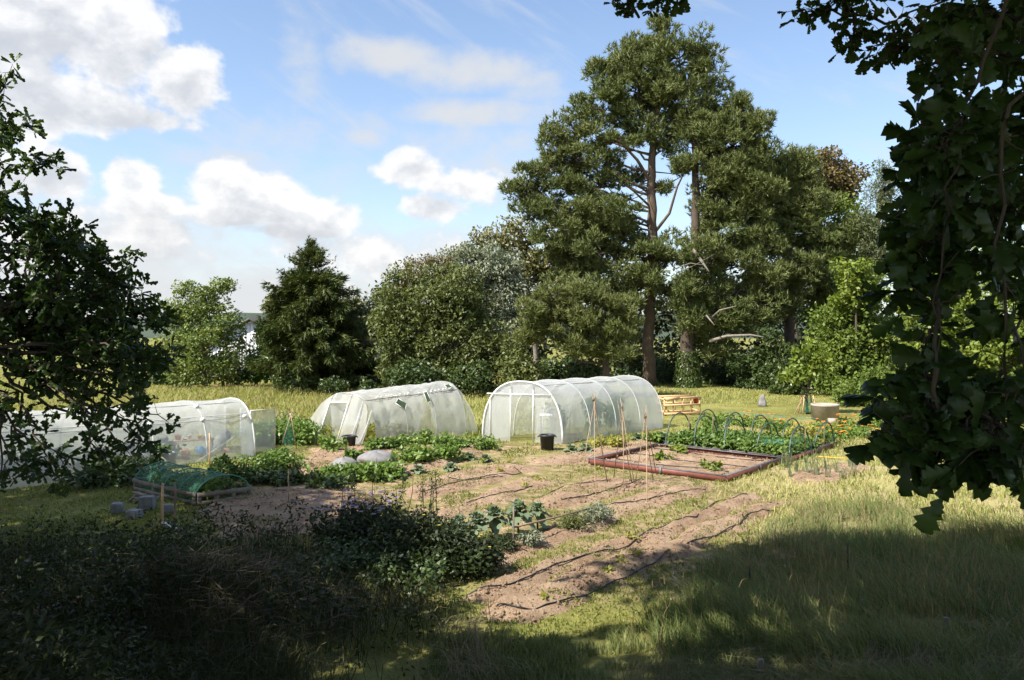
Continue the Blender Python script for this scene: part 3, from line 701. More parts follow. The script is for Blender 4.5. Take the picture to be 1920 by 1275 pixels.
def limbs(mb, trunk, C, n, r0, lo=.35):
    """boughs from the trunk line out to some of the clumps"""
    idx = rng.permutation(len(C))[:n]; zs = trunk[:, 2]
    for i in idx:
        c = C[i]; z = min(zs[-1], max(zs[0] + lo * (zs[-1] - zs[0]), c[2] - rng.uniform(.15, .5) * np.hypot(*(c[:2] - trunk[-1][:2])) - .3))
        s = np.array([np.interp(z, zs, trunk[:, k]) for k in range(3)])
        mb.tube(curve(s, c, .06, 6), np.linspace(r0, r0 * .25, 6), 5, False)

def tree(name, label, cat, group, base, lobes, n_cl, cr, per, leaf, tmpl, mat, bark, tr, top=None, n_limb=24, up=.35, flat=.75, width=1.0, trunk=None, extra=None):
    base = np.array(base, float); base[2] = float(gz(base[0], base[1])) - .1
    root = thing(name, label, cat, base + np.array((0, 0, .1)), group)
    C, R = clumps_in(lobes, n_cl, cr)
    if trunk is None:
        top = top if top is not None else np.mean([c for c, r in lobes], 0) * np.array((1, 1, 1)) + np.array((0, 0, .25 * max(r[2] for c, r in lobes)))
        trunk = curve(base, top, 0, 8, .012)
    mb = MB().tube(trunk, np.linspace(tr, tr * .35, len(trunk)) * np.where(np.arange(len(trunk)) == 0, 1.25, 1), 10)
    limbs(mb, trunk, C, n_limb, tr * .32)
    mb.build('trunk', bark, root, True)
    cm = MB(); clump_leaves(cm, tmpl, C, R, per, leaf, flat, up, width)
    cr_o = cm.build('crown', mat, root)
    if extra: extra(root, C, R, trunk)
    return root

WOOD = 'trees along the far edge of the field'
def bx(px, d): return ((px - 960) / F * d, d, 0)

def build_far_trees():
    # wood far behind, closing the view under the pines
    spots = [(700, 66, [(715, 585, 45, 50), (690, 640, 50, 50)], 'rounded green tree just beyond the spruce, partly hidden by the willow'),
             (840, 64, [(840, 610, 110, 60), (760, 650, 90, 50)], 'dark tree hidden behind the big willow bush'),
             (1000, 63, [(1010, 610, 110, 90), (950, 660, 90, 50)], 'dark tree in the shade behind the young pine'),
             (1160, 62, [(1160, 575, 100, 90), (1180, 670, 100, 50)], 'dark tree in shade directly behind the tall pine trunks'),
             (1340, 62, [(1310, 575, 110, 85), (1350, 680, 110, 45)], 'dark tree in shade between the right pine trunk and the young staked tree'),
             (1500, 62, [(1480, 560, 110, 120), (1500, 670, 110, 60)], 'dark tree behind the russet-topped tree'),
             (1680, 60, [(1690, 500, 110, 120), (1680, 640, 120, 90)], 'green tree behind the hanging oak leaves, next to the cypress'),
             (1860, 60, [(1850, 470, 110, 110), (1880, 620, 120, 110)], 'rightmost green tree behind the hanging oak branch')]
    for px, d, lb, lab in spots:
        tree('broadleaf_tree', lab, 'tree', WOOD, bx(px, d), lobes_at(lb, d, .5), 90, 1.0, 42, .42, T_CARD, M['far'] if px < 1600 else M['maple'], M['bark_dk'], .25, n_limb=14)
    for px, d, lb, lab in ((-60, 85, [(-60, 690, 150, 22)], 'low hedge tree at the field edge behind the leftmost oak leaves'),
                           (190, 82, [(120, 692, 120, 20), (250, 680, 80, 30)], 'hedge tree at the field edge behind the left oak crown'),
                           (1990, 58, [(1990, 500, 130, 150), (1990, 640, 120, 90)], 'tree beyond the garden at the right margin')):
        tree('hedgerow_tree', lab, 'tree', WOOD, bx(px, d), lobes_at(lb, d, .4), 60, .8, 30, .4, T_CARD, M['maple'], M['bark_dk'], .18, n_limb=8)
    # light airy tree on the left
    d = 48
    tree('birch_tree', 'light green airy tree left of the white gable', 'tree', None, bx(385, d),
         lobes_at([(385, 640, 75, 75), (345, 625, 48, 60), (420, 622, 34, 46), (372, 575, 45, 40), (398, 548, 34, 28), (350, 545, 20, 18), (425, 545, 18, 20), (330, 690, 45, 36), (420, 690, 42, 40), (375, 700, 50, 30), (318, 590, 22, 26)], d),
         150, .62, 110, .20, T_CARD, M['birch'], M['bark_gr'], .16, n_limb=60)
    d = 49
    tree('laurel_bush', 'glossy dark laurel between the airy tree and the spruce', 'bush', None, bx(478, d), lobes_at([(496, 640, 26, 34), (480, 690, 38, 36), (505, 670, 30, 40)], d), 60, .6, 90, .22, T_CARD, M['laurel'], M['bark_dk'], .1, n_limb=14)
    tree('pale_shrub', 'pale flowering shrub peeping out left of the spruce', 'bush', None, bx(515, 52), lobes_at([(514, 585, 24, 34), (520, 640, 25, 40)], 52), 30, .5, 90, .2, T_CARD, M['beam'], M['bark_dk'], .1, n_limb=8)
    tree('pale_shrub', 'pale flowering shrub peeping out to the right of the spruce', 'bush', None, bx(665, 50), lobes_at([(662, 600, 24, 45), (668, 650, 20, 30)], 50), 32, .5, 90, .2, T_CARD, M['beam'], M['bark_dk'], .1, n_limb=8)
    tree('ivy_bush', 'rounded ivy-green bush at the foot of the spruce', 'bush', None, bx(560, 44), lobes_at([(560, 712, 38, 20), (540, 716, 25, 14)], 44), 34, .4, 110, .15, T_CARD, M['ivy'], M['bark_dk'], .07, n_limb=8)
    for px, py, r, lab in ((625, 722, 24, 'small dark shrub on the slope below the outbuilding'), (692, 728, 20, 'low dark clump of leaves behind the collapsed tunnel')):
        tree('small_shrub', lab, 'bush', None, bx(px, 42), lobes_at([(px, py, r, 11)], 42), 16, .3, 90, .14, T_CARD, M['dark'], M['bark_dk'], .04, n_limb=5)
    # big willow bush and its silver neighbour
    d = 44
    tree('willow_bush', 'big rounded olive willow bush right of the outbuilding', 'bush', None, bx(830, d),
         lobes_at([(780, 555, 72, 66), (842, 535, 66, 48), (738, 620, 42, 72), (800, 640, 90, 62), (880, 605, 66, 60), (755, 685, 55, 36), (850, 690, 75, 32), (912, 660, 58, 48)], d),
         230, .75, 125, .25, T_NARROW, M['willow'], M['bark_gr'], .2, n_limb=30, width=1.6)
    tree('willow_bush', 'reddish-topped willow rising out of the big olive bush', 'bush', None, bx(800, 46), lobes_at([(800, 510, 60, 34), (760, 560, 45, 50)], 46), 60, .6, 110, .18, T_NARROW, M['willow_red'], M['bark_gr'], .12, n_limb=14, width=1.6)
    d = 48
    tree('silver_willow', 'silvery-leaved willow between the olive bush and the pines', 'tree', None, bx(910, d),
         lobes_at([(868, 498, 46, 36), (922, 492, 52, 40), (945, 545, 48, 50), (895, 560, 46, 42), (960, 610, 34, 46)], d), 120, .65, 110, .23, T_NARROW, M['silver'], M['bark_gr'], .18, n_limb=20, width=1.7)
    d = 54
    tree('whitebeam_tree', 'tree with pale leaf undersides behind the left pine boughs', 'tree', None, bx(1010, d),
         lobes_at([(918, 440, 28, 32), (958, 440, 36, 36), (1010, 470, 56, 50), (1060, 450, 40, 50), (1040, 525, 52, 40), (980, 520, 45, 40), (870, 478, 26, 20)], d), 120, .75, 80, .26, T_CARD, M['beam'], M['bark_gr'], .22, n_limb=20)
    # understorey in front of the wood
    und = [(780, 708, 55, 26, 42, 'dark', 'low dark bush right of the outbuilding, under the willow'), (880, 705, 55, 30, 42.5, 'dark', 'dark bush under the right half of the willow'),
           (972, 698, 36, 34, 42, 'willow', 'small olive bush left of the middle tunnel roof'), (1045, 700, 50, 30, 46, 'dark', 'dark shrub behind the middle tunnel roof'),
           (1100, 698, 30, 22, 43, 'ivy', 'leafy green shrub beside the young pine trunk'), (1180, 690, 45, 50, 52, 'dark', 'dark shrub left of the tall pine trunk'),
           (1255, 690, 45, 55, 53, 'dark', 'dark shrub between the two pine trunks'), (1345, 690, 45, 50, 52, 'dark', 'dark shrub to the right of the ivy-clad trunk'),
           (1410, 700, 45, 45, 48, 'dark', 'dark holly behind the wooden compost frame'), (1455, 675, 45, 62, 47, 'dark', 'tall dark holly behind the grey hooded bag'),
           (1480, 725, 35, 22, 44, 'ivy', 'low shrub to the left of the staked young tree'), (1525, 690, 45, 45, 49, 'dark', 'dark shrub directly behind the staked young tree'), (1580, 700, 45, 40, 50, 'dark', 'dark shrub behind the lime green shrub'),
           (1650, 690, 50, 50, 50, 'dark', 'dark shrub in the shade behind the oak leaf edge'), (1720, 690, 50, 50, 50, 'dark', 'dark shrub behind the left glossy bush'), (1830, 690, 60, 50, 49, 'dark', 'dark shrub behind the glossy bushes under the oak branch'), (700, 700, 40, 30, 56, 'dark', 'dark shrub in the gap behind the outbuilding'), (310, 705, 40, 20, 52, 'dark', 'dark shrub at the left foot of the airy tree'), (1390, 700, 70, 34, 58, 'dark', 'dark shrub deep in the shade behind the bare dead bough'), (1220, 700, 60, 34, 58, 'dark', 'dark shrub deep in the shade behind the tall pine trunk')]
    for px, py, rx, ry, d, mt, lab in und:
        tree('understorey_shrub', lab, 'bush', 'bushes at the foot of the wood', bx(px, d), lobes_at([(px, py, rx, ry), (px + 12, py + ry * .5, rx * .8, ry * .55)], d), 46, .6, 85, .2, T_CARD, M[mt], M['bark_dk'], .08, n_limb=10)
    # right-hand group
    d = 56
    tree('russet_tree', 'tall tree with a russet-brown top to the right of the pines', 'tree', None, bx(1540, d),
         lobes_at([(1530, 315, 66, 34), (1578, 340, 44, 44), (1490, 345, 46, 40), (1545, 370, 60, 40)], d), 120, .8, 100, .24, T_CARD, M['russet'], M['bark_dk'], .3, n_limb=16)
    tree('broadleaf_tree', 'broad green tree below the russet top', 'tree', WOOD, bx(1570, 54), lobes_at([(1600, 400, 50, 50), (1620, 470, 50, 60), (1565, 415, 60, 60), (1580, 480, 60, 60), (1520, 480, 60, 60), (1540, 560, 70, 60), (1600, 560, 60, 60)], 54), 150, .85, 90, .26, T_CARD, M['maple'], M['bark_dk'], .3, n_limb=20)
    tree('cypress_tree', 'feathery pale cypress at the edge of the oak leaves', 'tree', None, bx(1652, 50), lobes_at([(1652, 325, 14, 26), (1652, 355, 26, 36), (1648, 410, 36, 45), (1645, 470, 42, 50)], 50), 90, .5, 110, .22, T_NARROW, M['cypress'], M['bark_dk'], .18, n_limb=12, up=-.2, flat=1.2)
    tree('lime_green_shrub', 'tall bright yellow-green shrub behind the concrete tank', 'bush', None, bx(1605, 43),
         lobes_at([(1610, 540, 34, 36), (1600, 600, 50, 48), (1640, 620, 45, 60), (1580, 655, 60, 46), (1620, 690, 60, 45), (1570, 720, 50, 30), (1640, 725, 50, 30), (1550, 610, 40, 46)], 43), 200, .62, 85, .21, T_CARD, M['maple'], M['bark_dk'], .16, n_limb=24)
    tree('lime_green_shrub', 'brightest yellow-green bush top beside the hanging oak leaves', 'bush', None, bx(1605, 42), lobes_at([(1600, 515, 36, 30), (1625, 545, 30, 24), (1590, 560, 24, 20)], 42), 36, .5, 85, .22, T_CARD, M['bright'], M['bark_dk'], .1, n_limb=10)
    tree('cherry_laurel', 'bright glossy bush seen through the oak leaves', 'bush', None, bx(1770, 40),
         lobes_at([(1740, 600, 60, 70), (1800, 570, 60, 70), (1770, 660, 90, 50), (1850, 640, 60, 60)], 40), 140, .6, 80, .24, T_CARD, M['bright'], M['bark_dk'], .14, n_limb=20)
    tree('cherry_laurel', 'bright glossy bush at the right margin behind the oak leaves', 'bush', None, bx(1920, 41), lobes_at([(1920, 600, 60, 90), (1900, 680, 70, 40), (1990, 650, 80, 80)], 41), 90, .6, 75, .24, T_CARD, M['bright'], M['bark_dk'], .14, n_limb=14)
    tree('hedge_shrub', 'leafy hedge behind the concrete tank', 'bush', None, bx(1610, 37), lobes_at([(1600, 735, 60, 26), (1650, 730, 60, 34), (1720, 735, 60, 26)], 37), 80, .45, 90, .16, T_CARD, M['maple'], M['bark_dk'], .06, n_limb=14)
    tree('hedge_shrub', 'leafy hedge at the right margin beyond the dry grass', 'bush', None, bx(1840, 36), lobes_at([(1790, 735, 60, 30), (1860, 735, 60, 36), (1940, 735, 60, 36)], 36), 80, .45, 80, .16, T_CARD, M['maple'], M['bark_dk'], .06, n_limb=14)
build_far_trees()

def spruce():
    d = 46; base = np.array(bx(600, d), float); top = P(583, 452, d)
    root = thing('spruce_tree', 'dark conical spruce with a thin spiky top', 'tree', base)
    trunk = curve(base, top, 0, 10, .006); MB().tube(trunk, np.linspace(.26, .02, 10), 9).build('trunk', M['bark'], root, True)
    mb = MB(); br = MB(); hs = top[2]
    prof = lambda t: np.interp(t, [0, .06, .18, .32, .5, .66, .76, .84, .91, 1], [2.4, 3.2, 3.5, 3.4, 3.1, 2.5, 1.8, 1.0, .42, .04])
    for i in range(330):
        t = rng.uniform(.03, .99) ** .9; z = hs * t; L = prof(t) * rng.uniform(.7, 1.12); a = rng.uniform(0, 2 * PI)
        s = np.array([np.interp(z, trunk[:, 2], trunk[:, k]) for k in range(3)])
        rise = .45 if t > .8 else rng.uniform(-.25, .15)
        tip = s + np.array((math.cos(a) * L, math.sin(a) * L, rise * L + rng.uniform(-.2, .2)))
        c = curve(s, tip, -.05, 6, .02); br.tube(c, np.linspace(.035, .008, 6), 4, False)
        k = int(6 + 82 * L / 3); u = rng.uniform(.12, 1, k)
        pos = np.stack([np.interp(u, np.linspace(0, 1, 6), c[:, q]) for q in range(3)], 1); out = unit(tip - s)
        side = np.array((-out[1], out[0], 0)); dv = unit(out[None] * .7 + side[None] * rng.normal(size=(k, 1)) * .8 + np.array((0, 0, -.35 if t < .7 else .25)) + rng.normal(size=(k, 3)) * .2)
        scatter(mb, T_SPRUCE, pos + rng.normal(size=(k, 3)) * .12, dv, np.tile((0, 0, 1.0), (k, 1)) + rng.normal(size=(k, 3)) * .3, rng.uniform(.30, .6, k) * (1 if t < .75 else .55))
    br.build('branches', M['twig'], root); mb.build('crown', M['spruce'], root)
spruce()

def pine(name, label, px, d, basepy, trunk_px, radii, lobes, n_cl, cr, per, size, mat, bark, boughs=(), dead=(), n_limb=40):
    root_p = np.array(bx(px, d), float); root = thing(name, label, 'tree', root_p)
    tk = np.array([P(a, b, d) for a, b in trunk_px]); tk[0] = root_p - np.array((0, 0, .1))
    t = np.linspace(0, 1, len(tk)); tt = np.linspace(0, 1, 26); tk2 = np.stack([np.interp(tt, t, tk[:, k]) for k in range(3)], 1)
    tk2[1:-1] += rng.normal(size=(24, 3)) * .035
    mb = MB().tube(tk2, np.interp(tt, np.linspace(0, 1, len(radii)), radii), 12); mb.build('trunk', bark, root, True)
    lb = lobes_at(lobes, d, .95); C, R = clumps_in(lb, n_cl, cr)
    # limbs: every lobe is carried by a bough of its own that forks into its clumps
    bm = MB()
    for (c, r) in lb:
        hz = np.hypot(c[0] - tk2[-1][0], c[1] - tk2[-1][1])
        z = np.clip(c[2] - .35 * hz - .4, tk2[0][2] + .3 * (tk2[-1][2] - tk2[0][2]), tk2[-1][2] * .97)
        s = np.array([np.interp(z, tk2[:, 2], tk2[:, k]) for k in range(3)])
        bm.tube(curve(s, c, -.05, 7, .03), np.linspace(.085, .03, 7), 6, False)
        near = np.argsort(np.linalg.norm((C - c) / r, axis=1))[:12]
        for i in near: bm.tube(curve(c - (c - s) * .12, C[i], .05, 5, .05), np.linspace(.04, .012, 5), 4, False)
    for pts, ra, dz in boughs:
        q = np.array([P(a, b, d + dz * k / (len(pts) - 1)) for k, (a, b) in enumerate(pts)]); bm.tube(q, np.linspace(ra, ra * .3, len(q)), 7, False)
    bm.build('branches', bark, root, True)
    if dead:
        for pts, ra in dead:
            dm = MB()
            q = np.array([P(a, b, d - 1.5) for a, b in pts]); q[:, 1] -= np.linspace(0, 1.2, len(q)); dm.tube(q, np.linspace(ra, ra * .35, len(q)), 7); dm.build('dead_branch', M['bark_gr'], root, True)
    cm = MB(); n = len(C) * per; c = np.repeat(C, per, 0); r = np.repeat(R, per); dd = rdir(n); dd[:, 2] = dd[:, 2] * .8 + .12
    pos = c + dd * (r * rng.uniform(.3, 1, n) ** .6)[:, None] * np.array((1, 1, .85))
    scatter(cm, T_PINE, pos, unit(dd * .7 + np.array((0, 0, .75)) + rng.normal(size=(n, 3)) * .35), rdir(n), size * rng.uniform(.7, 1.3, n))
    cm.build('crown', mat, root); return root, tk2

def build_pines():
    A = [(1240, 46, 16, 22), (1182, 78, 20, 24), (1312, 84, 20, 26), (1238, 72, 26, 34), (1240, 105, 56, 40), (1196, 118, 56, 44), (1150, 150, 52, 50), (1280, 118, 52, 46), (1325, 130, 36, 50), (1340, 190, 44, 46), (1120, 205, 56, 50),
         (1086, 225, 34, 56), (1190, 190, 70, 52), (1262, 185, 70, 52), (1290, 240, 60, 36), (1150, 258, 66, 34), (1218, 262, 44, 30), (1028, 238, 24, 34), (1042, 275, 44, 30), (1078, 300, 52, 28),
         (1022, 310, 36, 26), (985, 318, 18, 16), (1000, 362, 50, 24), (962, 362, 22, 16), (1060, 352, 56, 26), (1110, 398, 74, 32), (1040, 405, 52, 24), (1165, 440, 52, 30), (1135, 345, 36, 16),
         (1240, 350, 20, 14), (1250, 275, 24, 18), (1120, 470, 76, 40), (1095, 520, 70, 36), (1190, 500, 50, 46), (1240, 455, 26, 22), (1155, 560, 60, 34), (1225, 520, 36, 36), (1060, 440, 70, 36), (1010, 395, 50, 26), (1085, 480, 60, 40), (1165, 400, 46, 26), (1130, 310, 50, 24), (1300, 200, 60, 50), (1205, 150, 70, 50), (1180, 600, 42, 36, -1.5), (1165, 655, 36, 34, -1.2), (1250, 500, 34, 30), (1262, 560, 30, 34, -.5), (1212, 465, 46, 34, -1), (1198, 530, 48, 38, -1.2), (1090, 370, 60, 34, 1), (1130, 430, 70, 40, 1), (1170, 330, 40, 22, 1.5), (1060, 300, 40, 36, 1)]
    r, tkA = pine('tall_pine', 'tall pine with the bare pale trunk, left of the pair', 1220, 50, 724, [(1217, 724), (1215, 640), (1222, 540), (1224, 450), (1222, 360), (1222, 300), (1236, 180), (1238, 60)],
         (.46, .36, .33, .31, .28, .24, .15, .04), A, 600, .62, 46, .38, M['pine'], M['bark_red'],
         boughs=[([(1222, 345), (1195, 300), (1165, 268), (1140, 255)], .13, -1), ([(1222, 292), (1190, 282), (1160, 285), (1145, 300)], .08, 1), ([(1222, 390), (1190, 360), (1170, 345)], .09, -2),
                 ([(1224, 360), (1255, 345), (1290, 322)], .06, 1), ([(1224, 322), (1255, 325), (1285, 330)], .05, 2), ([(1224, 440), (1255, 400), (1270, 350), (1285, 320)], .12, -1), ([(1224, 470), (1250, 440), (1280, 432)], .06, 1)])
    B = [(1400, 205, 30, 36), (1418, 235, 26, 40), (1345, 245, 40, 44), (1380, 270, 46, 46), (1425, 290, 26, 34), (1330, 300, 44, 30), (1400, 330, 46, 44), (1345, 345, 50, 34), (1370, 385, 54, 42), (1410, 420, 44, 40),
         (1350, 440, 48, 40), (1390, 480, 56, 42), (1330, 500, 34, 26), (1440, 470, 40, 36), (1320, 545, 44, 40), (1380, 550, 50, 36), (1440, 520, 46, 26), (1500, 500, 40, 22), (1340, 595, 50, 36), (1400, 600, 44, 30), (1340, 650, 34, 34), (1440, 575, 40, 30), (1310, 250, 50, 50), (1290, 300, 36, 26), (1420, 360, 50, 46), (1370, 320, 50, 40), (1330, 400, 36, 34), (1310, 470, 36, 34, -1), (1290, 560, 36, 40, -1.2), (1300, 610, 36, 36, -1)]
    r, tkB = pine('tall_pine', 'tall dark pine with an ivy-clad foot, to the right of the pair', 1290, 49, 726, [(1284, 726), (1288, 640), (1296, 560), (1304, 450), (1304, 360), (1302, 260), (1306, 190)],
         (.50, .42, .36, .28, .24, .18, .05), B, 450, .66, 46, .38, M['pine'], M['bark'],
         boughs=[([(1304, 450), (1285, 470), (1262, 500)], .08, -1)],
         dead=[([(1300, 468), (1310, 490), (1320, 512)], .13), ([(1345, 600), (1320, 592), (1330, 610)], .08), ([(1330, 640), (1360, 630), (1400, 628), (1420, 632)], .12), ([(1330, 600), (1345, 582), (1370, 575)], .08), ([(1262, 505), (1290, 495), (1310, 500)], .04), ([(1268, 512), (1296, 500), (1330, 480)], .03)])
    im = MB(); n = 2600; a = rng.uniform(0, 2 * PI, n); z = rng.uniform(0, 1, n) ** 1.6 * 2.4; rr = .55 + .12 * rng.uniform(0, 1, n) + .25 * (1 - z / 2.4)
    xy = np.stack([np.interp(z, tkB[:, 2], tkB[:, k]) for k in (0, 1)], 1); nr = np.stack((np.cos(a), np.sin(a), .3 + 0 * a), 1)
    scatter(im, T_CARD, np.column_stack((xy + nr[:, :2] * rr[:, None], z)), np.column_stack((rng.normal(size=n) * .5, rng.normal(size=n) * .5, -np.ones(n))), nr + rng.normal(size=(n, 3)) * .3, .16 * rng.uniform(.7, 1.3, n))
    im.build('ivy', M['ivy'], r)
    C = [(1480, 330, 44, 40), (1455, 380, 46, 46), (1510, 385, 48, 44), (1470, 435, 52, 42), (1530, 450, 46, 40), (1560, 495, 44, 30), (1500, 520, 56, 34), (1550, 540, 50, 30), (1450, 330, 24, 34), (1440, 430, 44, 50), (1500, 310, 36, 30), (1580, 440, 40, 40), (1460, 560, 60, 40)]
    pine('tall_pine', 'dense pine filling the gap below the russet treetop', 1480, 51, 722, [(1478, 722), (1480, 600), (1478, 450), (1478, 310)], (.4, .32, .22, .05), C, 260, .72, 46, .38, M['pine'], M['bark'])
    D = [(995, 585, 40, 24), (1045, 560, 46, 26), (1105, 552, 46, 22), (1150, 580, 34, 22), (985, 625, 30, 22), (1040, 610, 46, 28), (1095, 600, 46, 28), (1150, 625, 42, 22), (1075, 645, 46, 22), (1130, 655, 36, 18), (1178, 600, 18, 18)]
    pine('young_pine', 'low bushy yellowish pine in front of the tall pines', 1137, 41, 747, [(1137, 747), (1137, 700), (1134, 660), (1120, 600), (1112, 560)], (.22, .20, .17, .10, .04), D, 150, .46, 34, .34, M['pine_y'], M['bark'])
build_pines()

# ------------------------------------------------------------------ oaks round the viewpoint
def in_frame(p, m):
    x, y, z = p[..., 0], p[..., 1], p[..., 2]
    return (y > -m) & (np.abs(x) < .664 * np.maximum(y, 0) + m * 1.2) & (z - H < .43 * np.maximum(y, 0) + m * 1.1) & (z - H > -.5 * np.maximum(y, 0) - 1)

SHADE_R = [(-2, 2), (-1.0, 8.9), (.7, 9.3), (1.5, 10.4), (.9, 11.5), (1.9, 12.3), (3.3, 12.6), (4.6, 13.3), (7, 13.9), (9, 13.6), (16, 13.4), (16, -1), (-2, -1)]
SHADE_L = [(-2, 2), (-1.0, 8.6), (-1.5, 10.2), (-.7, 11.6), (-1.4, 14.2), (-2.9, 16.6), (-4.1, 18.0), (-5.4, 19.0), (-7, 20.0), (-9.2, 19.5), (-11.5, 19), (-17, 18), (-17, -1), (-2, -1)]

HOLES = [(*G(a, b)[:2], r) for a, b, r in ((1245, 1130, .32), (1345, 1205, .06), (1580, 1145, .14), (1210, 1250, .08), (1480, 1190, .02), (560, 1225, .15), (400, 1110, .12))]
def build_oaks():
    # crowns overhead: clumps whose shade falls on the near ground, kept above and beside the view
    owners = {'r': [], 'l': [], 'f': []}
    for poly, n in ((SHADE_R, 1250), (SHADE_L, 950)):
        A = np.array(poly); lo = A.min(0); hi = A.max(0); got = 0; tries = 0
        while got < n and tries < 400:
            tries += 1
            g = rng.uniform(lo, hi, (400, 2)); g = g[inpoly(g[:, 0], g[:, 1], poly) & (edgedist(g[:, 0], g[:, 1], poly) > .6)]
            z = rng.uniform(6.2, 14.5, len(g)); p = np.column_stack((g - SHADOW * z[:, None], z))
            ok = ~in_frame(p, 1.0)
            for hx, hy, hr in HOLES: ok &= np.hypot(g[:, 0] - hx, g[:, 1] - hy) > hr + .62
            for q in p[ok]:
                if got >= n: break
                got += 1
                k = 'r' if q[0] > -5.0 else ('l' if q[0] > -13.5 else 'f'); owners[k].append(q)
    trunks = {'r': (1.9, -3.6), 'l': (-9.4, 4.2), 'f': (-17.5, 9.0)}
    labs = {'r': ('oak_tree', 'oak whose leafy branches hang down the right side'), 'l': ('oak_tree', 'dark oak reaching in from the left side over the long tunnel'), 'f': ('oak_tree', 'oak beyond the left margin shading the covered beds')}
    roots = {}
    for k, (tx, ty) in trunks.items():
        C = np.array(owners[k]); base = np.array((tx, ty, float(gz(tx, ty)) - .1)); root = thing(*labs[k], 'tree', base); roots[k] = (root, base)
        ctr = C.mean(0); top = np.array((tx * .6 + ctr[0] * .4, ty * .6 + ctr[1] * .4, 10.5)); tk = curve(base, top, 0, 10, .01)
        mb = MB().tube(tk, np.linspace(.5, .16, 10), 12); idx = rng.permutation(len(C))[:90]
        for i in idx:
            z = np.clip(C[i][2] - 2.0, 4.5, 10.4); s = np.array([np.interp(z, tk[:, 2], tk[:, q]) for q in range(3)])
            c = curve(s, C[i], .12, 7, .03)
            if in_frame(c, .15).any(): continue
            mb.tube(c, np.linspace(.09, .02, 7), 5, False)
        mb.build('trunk', M['bark_dk'], root, True)
        cm = MB(); clump_leaves(cm, T_CARD, C, np.full(len(C), .85), 46, .35, .8, .5); cm.build('crown', M['oak'], root)

    # the left oak's low boughs that reach into the picture
    root, base = roots['l']; d = 7.2
    shoots = [  # lines of twigs in photo pixels, with the distance of both ends
        [(-60, 420), (-5, 300), (10, 215), (15, 125)], [(-60, 420), (20, 300), (90, 320)], [(-40, 330), (0, 250), (38, 240)], [(-60, 480), (0, 430), (30, 420)], [(-50, 400), (-5, 370), (20, 350)],
        [(-60, 640), (40, 560), (75, 470), (85, 410)], [(-60, 640), (60, 560), (130, 480), (150, 450)], [(-40, 600), (100, 560), (190, 500), (215, 480)], [(0, 620), (120, 590), (220, 560), (262, 545)],
        [(0, 640), (140, 620), (240, 600), (300, 600)], [(20, 660), (150, 660), (250, 660), (318, 650)], [(0, 680), (120, 690), (230, 700), (300, 690)], [(40, 680), (180, 720), (260, 750), (300, 770)],
        [(30, 690), (140, 740), (230, 800), (275, 830)], [(10, 700), (100, 750), (180, 810), (215, 855)], [(-30, 720), (40, 790), (80, 840), (130, 880)], [(-40, 700), (10, 760), (30, 830), (60, 890)],
        [(-40, 700), (-10, 760), (5, 840), (10, 900)], [(60, 600), (160, 560), (180, 530), (195, 520)], [(60, 580), (100, 520), (110, 480), (120, 450)], [(-20, 560), (20, 500), (40, 450), (52, 425)], [(-30, 620), (60, 630), (150, 640), (230, 630)], [(-30, 650), (90, 660), (190, 680), (270, 720)], [(-20, 600), (50, 590), (110, 610), (180, 600)], [(0, 660), (90, 700), (160, 740), (210, 770)], [(-30, 560), (30, 540), (80, 560), (130, 540)]]
    bm = MB(); lm = MB(); hub = np.array((-6.2, 6.6, 4.3))
    bm.tube(curve(np.array((-9.3, 4.25, 3.0)), hub, .05, 6, .02), np.linspace(.14, .07, 6), 7, False)
    hub2 = P(-60, 640, 7.0); bm.tube(curve(hub, hub2, 0, 5, .02), np.linspace(.07, .045, 5), 6, False); hub3 = P(-60, 420, 7.4); bm.tube(curve(hub, hub3, 0, 5, .02), np.linspace(.07, .04, 5), 6, False)
    for s in shoots:
        for rep in range(2 if s[0][1] > 500 else 1):
            dz = rng.uniform(-.8, .9); pts = np.array([P(a + rng.normal() * 14 * (i > 0), b + rng.normal() * 14 * (i > 0), d + dz * i / (len(s) - 1)) for i, (a, b) in enumerate(s)])
            t = np.linspace(0, 1, len(pts)); tt = np.linspace(0, 1, 12); q = np.stack([np.interp(tt, t, pts[:, k]) for k in range(3)], 1); q[1:] += rng.normal(size=(11, 3)) * .025
            bm.tube(q, np.linspace(.018, .004, 12), 4, False)
            for i in range(2, 12):
                if (s[-1][1] > 740 and rng.uniform() < .5) or (s[0][1] < 500 and rng.uniform() < .35): continue
                for w in range(3 if i > 7 else 2):
                    o = unit(rng.normal(size=3)) * rng.uniform(.05, .20) * (1.0 if i < 11 else .5); tip = q[i] + o; bm.tube(np.array((q[i], tip)), (.004, .002), 3, False)
                    k = rng.integers(4, 8); dv = unit(o)[None] * .5 + rng.normal(size=(k, 3)) * .8; dv[:, 2] -= .15
                    scatter(lm, T_OAK2, np.tile(tip, (k, 1)) + rng.normal(size=(k, 3)) * .015, dv, rng.normal(size=(k, 3)) * .7 + np.array((0, 0, .8)), rng.uniform(.075, .13, k))
    # dense inner foliage of the low crown
    lb = [((lambda c: c)(P(60, 600, 7.6)), np.array((.55, .7, .40))), (P(150, 640, 7.7), np.array((.60, .6, .36))), (P(20, 690, 7.5), np.array((.5, .6, .35))), (P(220, 650, 7.6), np.array((.36, .4, .28)))]
    C, R = clumps_in(lb, 70, .2); n = 8; c = np.repeat(C, n, 0); dv = rdir(len(c)); scatter(lm, T_OAK2, c + dv * .1, dv, rng.normal(size=(len(c), 3)) * .6 + np.array((0, 0, .8)), rng.uniform(.08, .14, len(c)))
    bm.build('bough', M['bark_dk'], root, True); o = lm.build('foliage', M['oak'], root, kind='stuff')

    # the right oak's hanging branches, close to the eye
    root, base = roots['r']
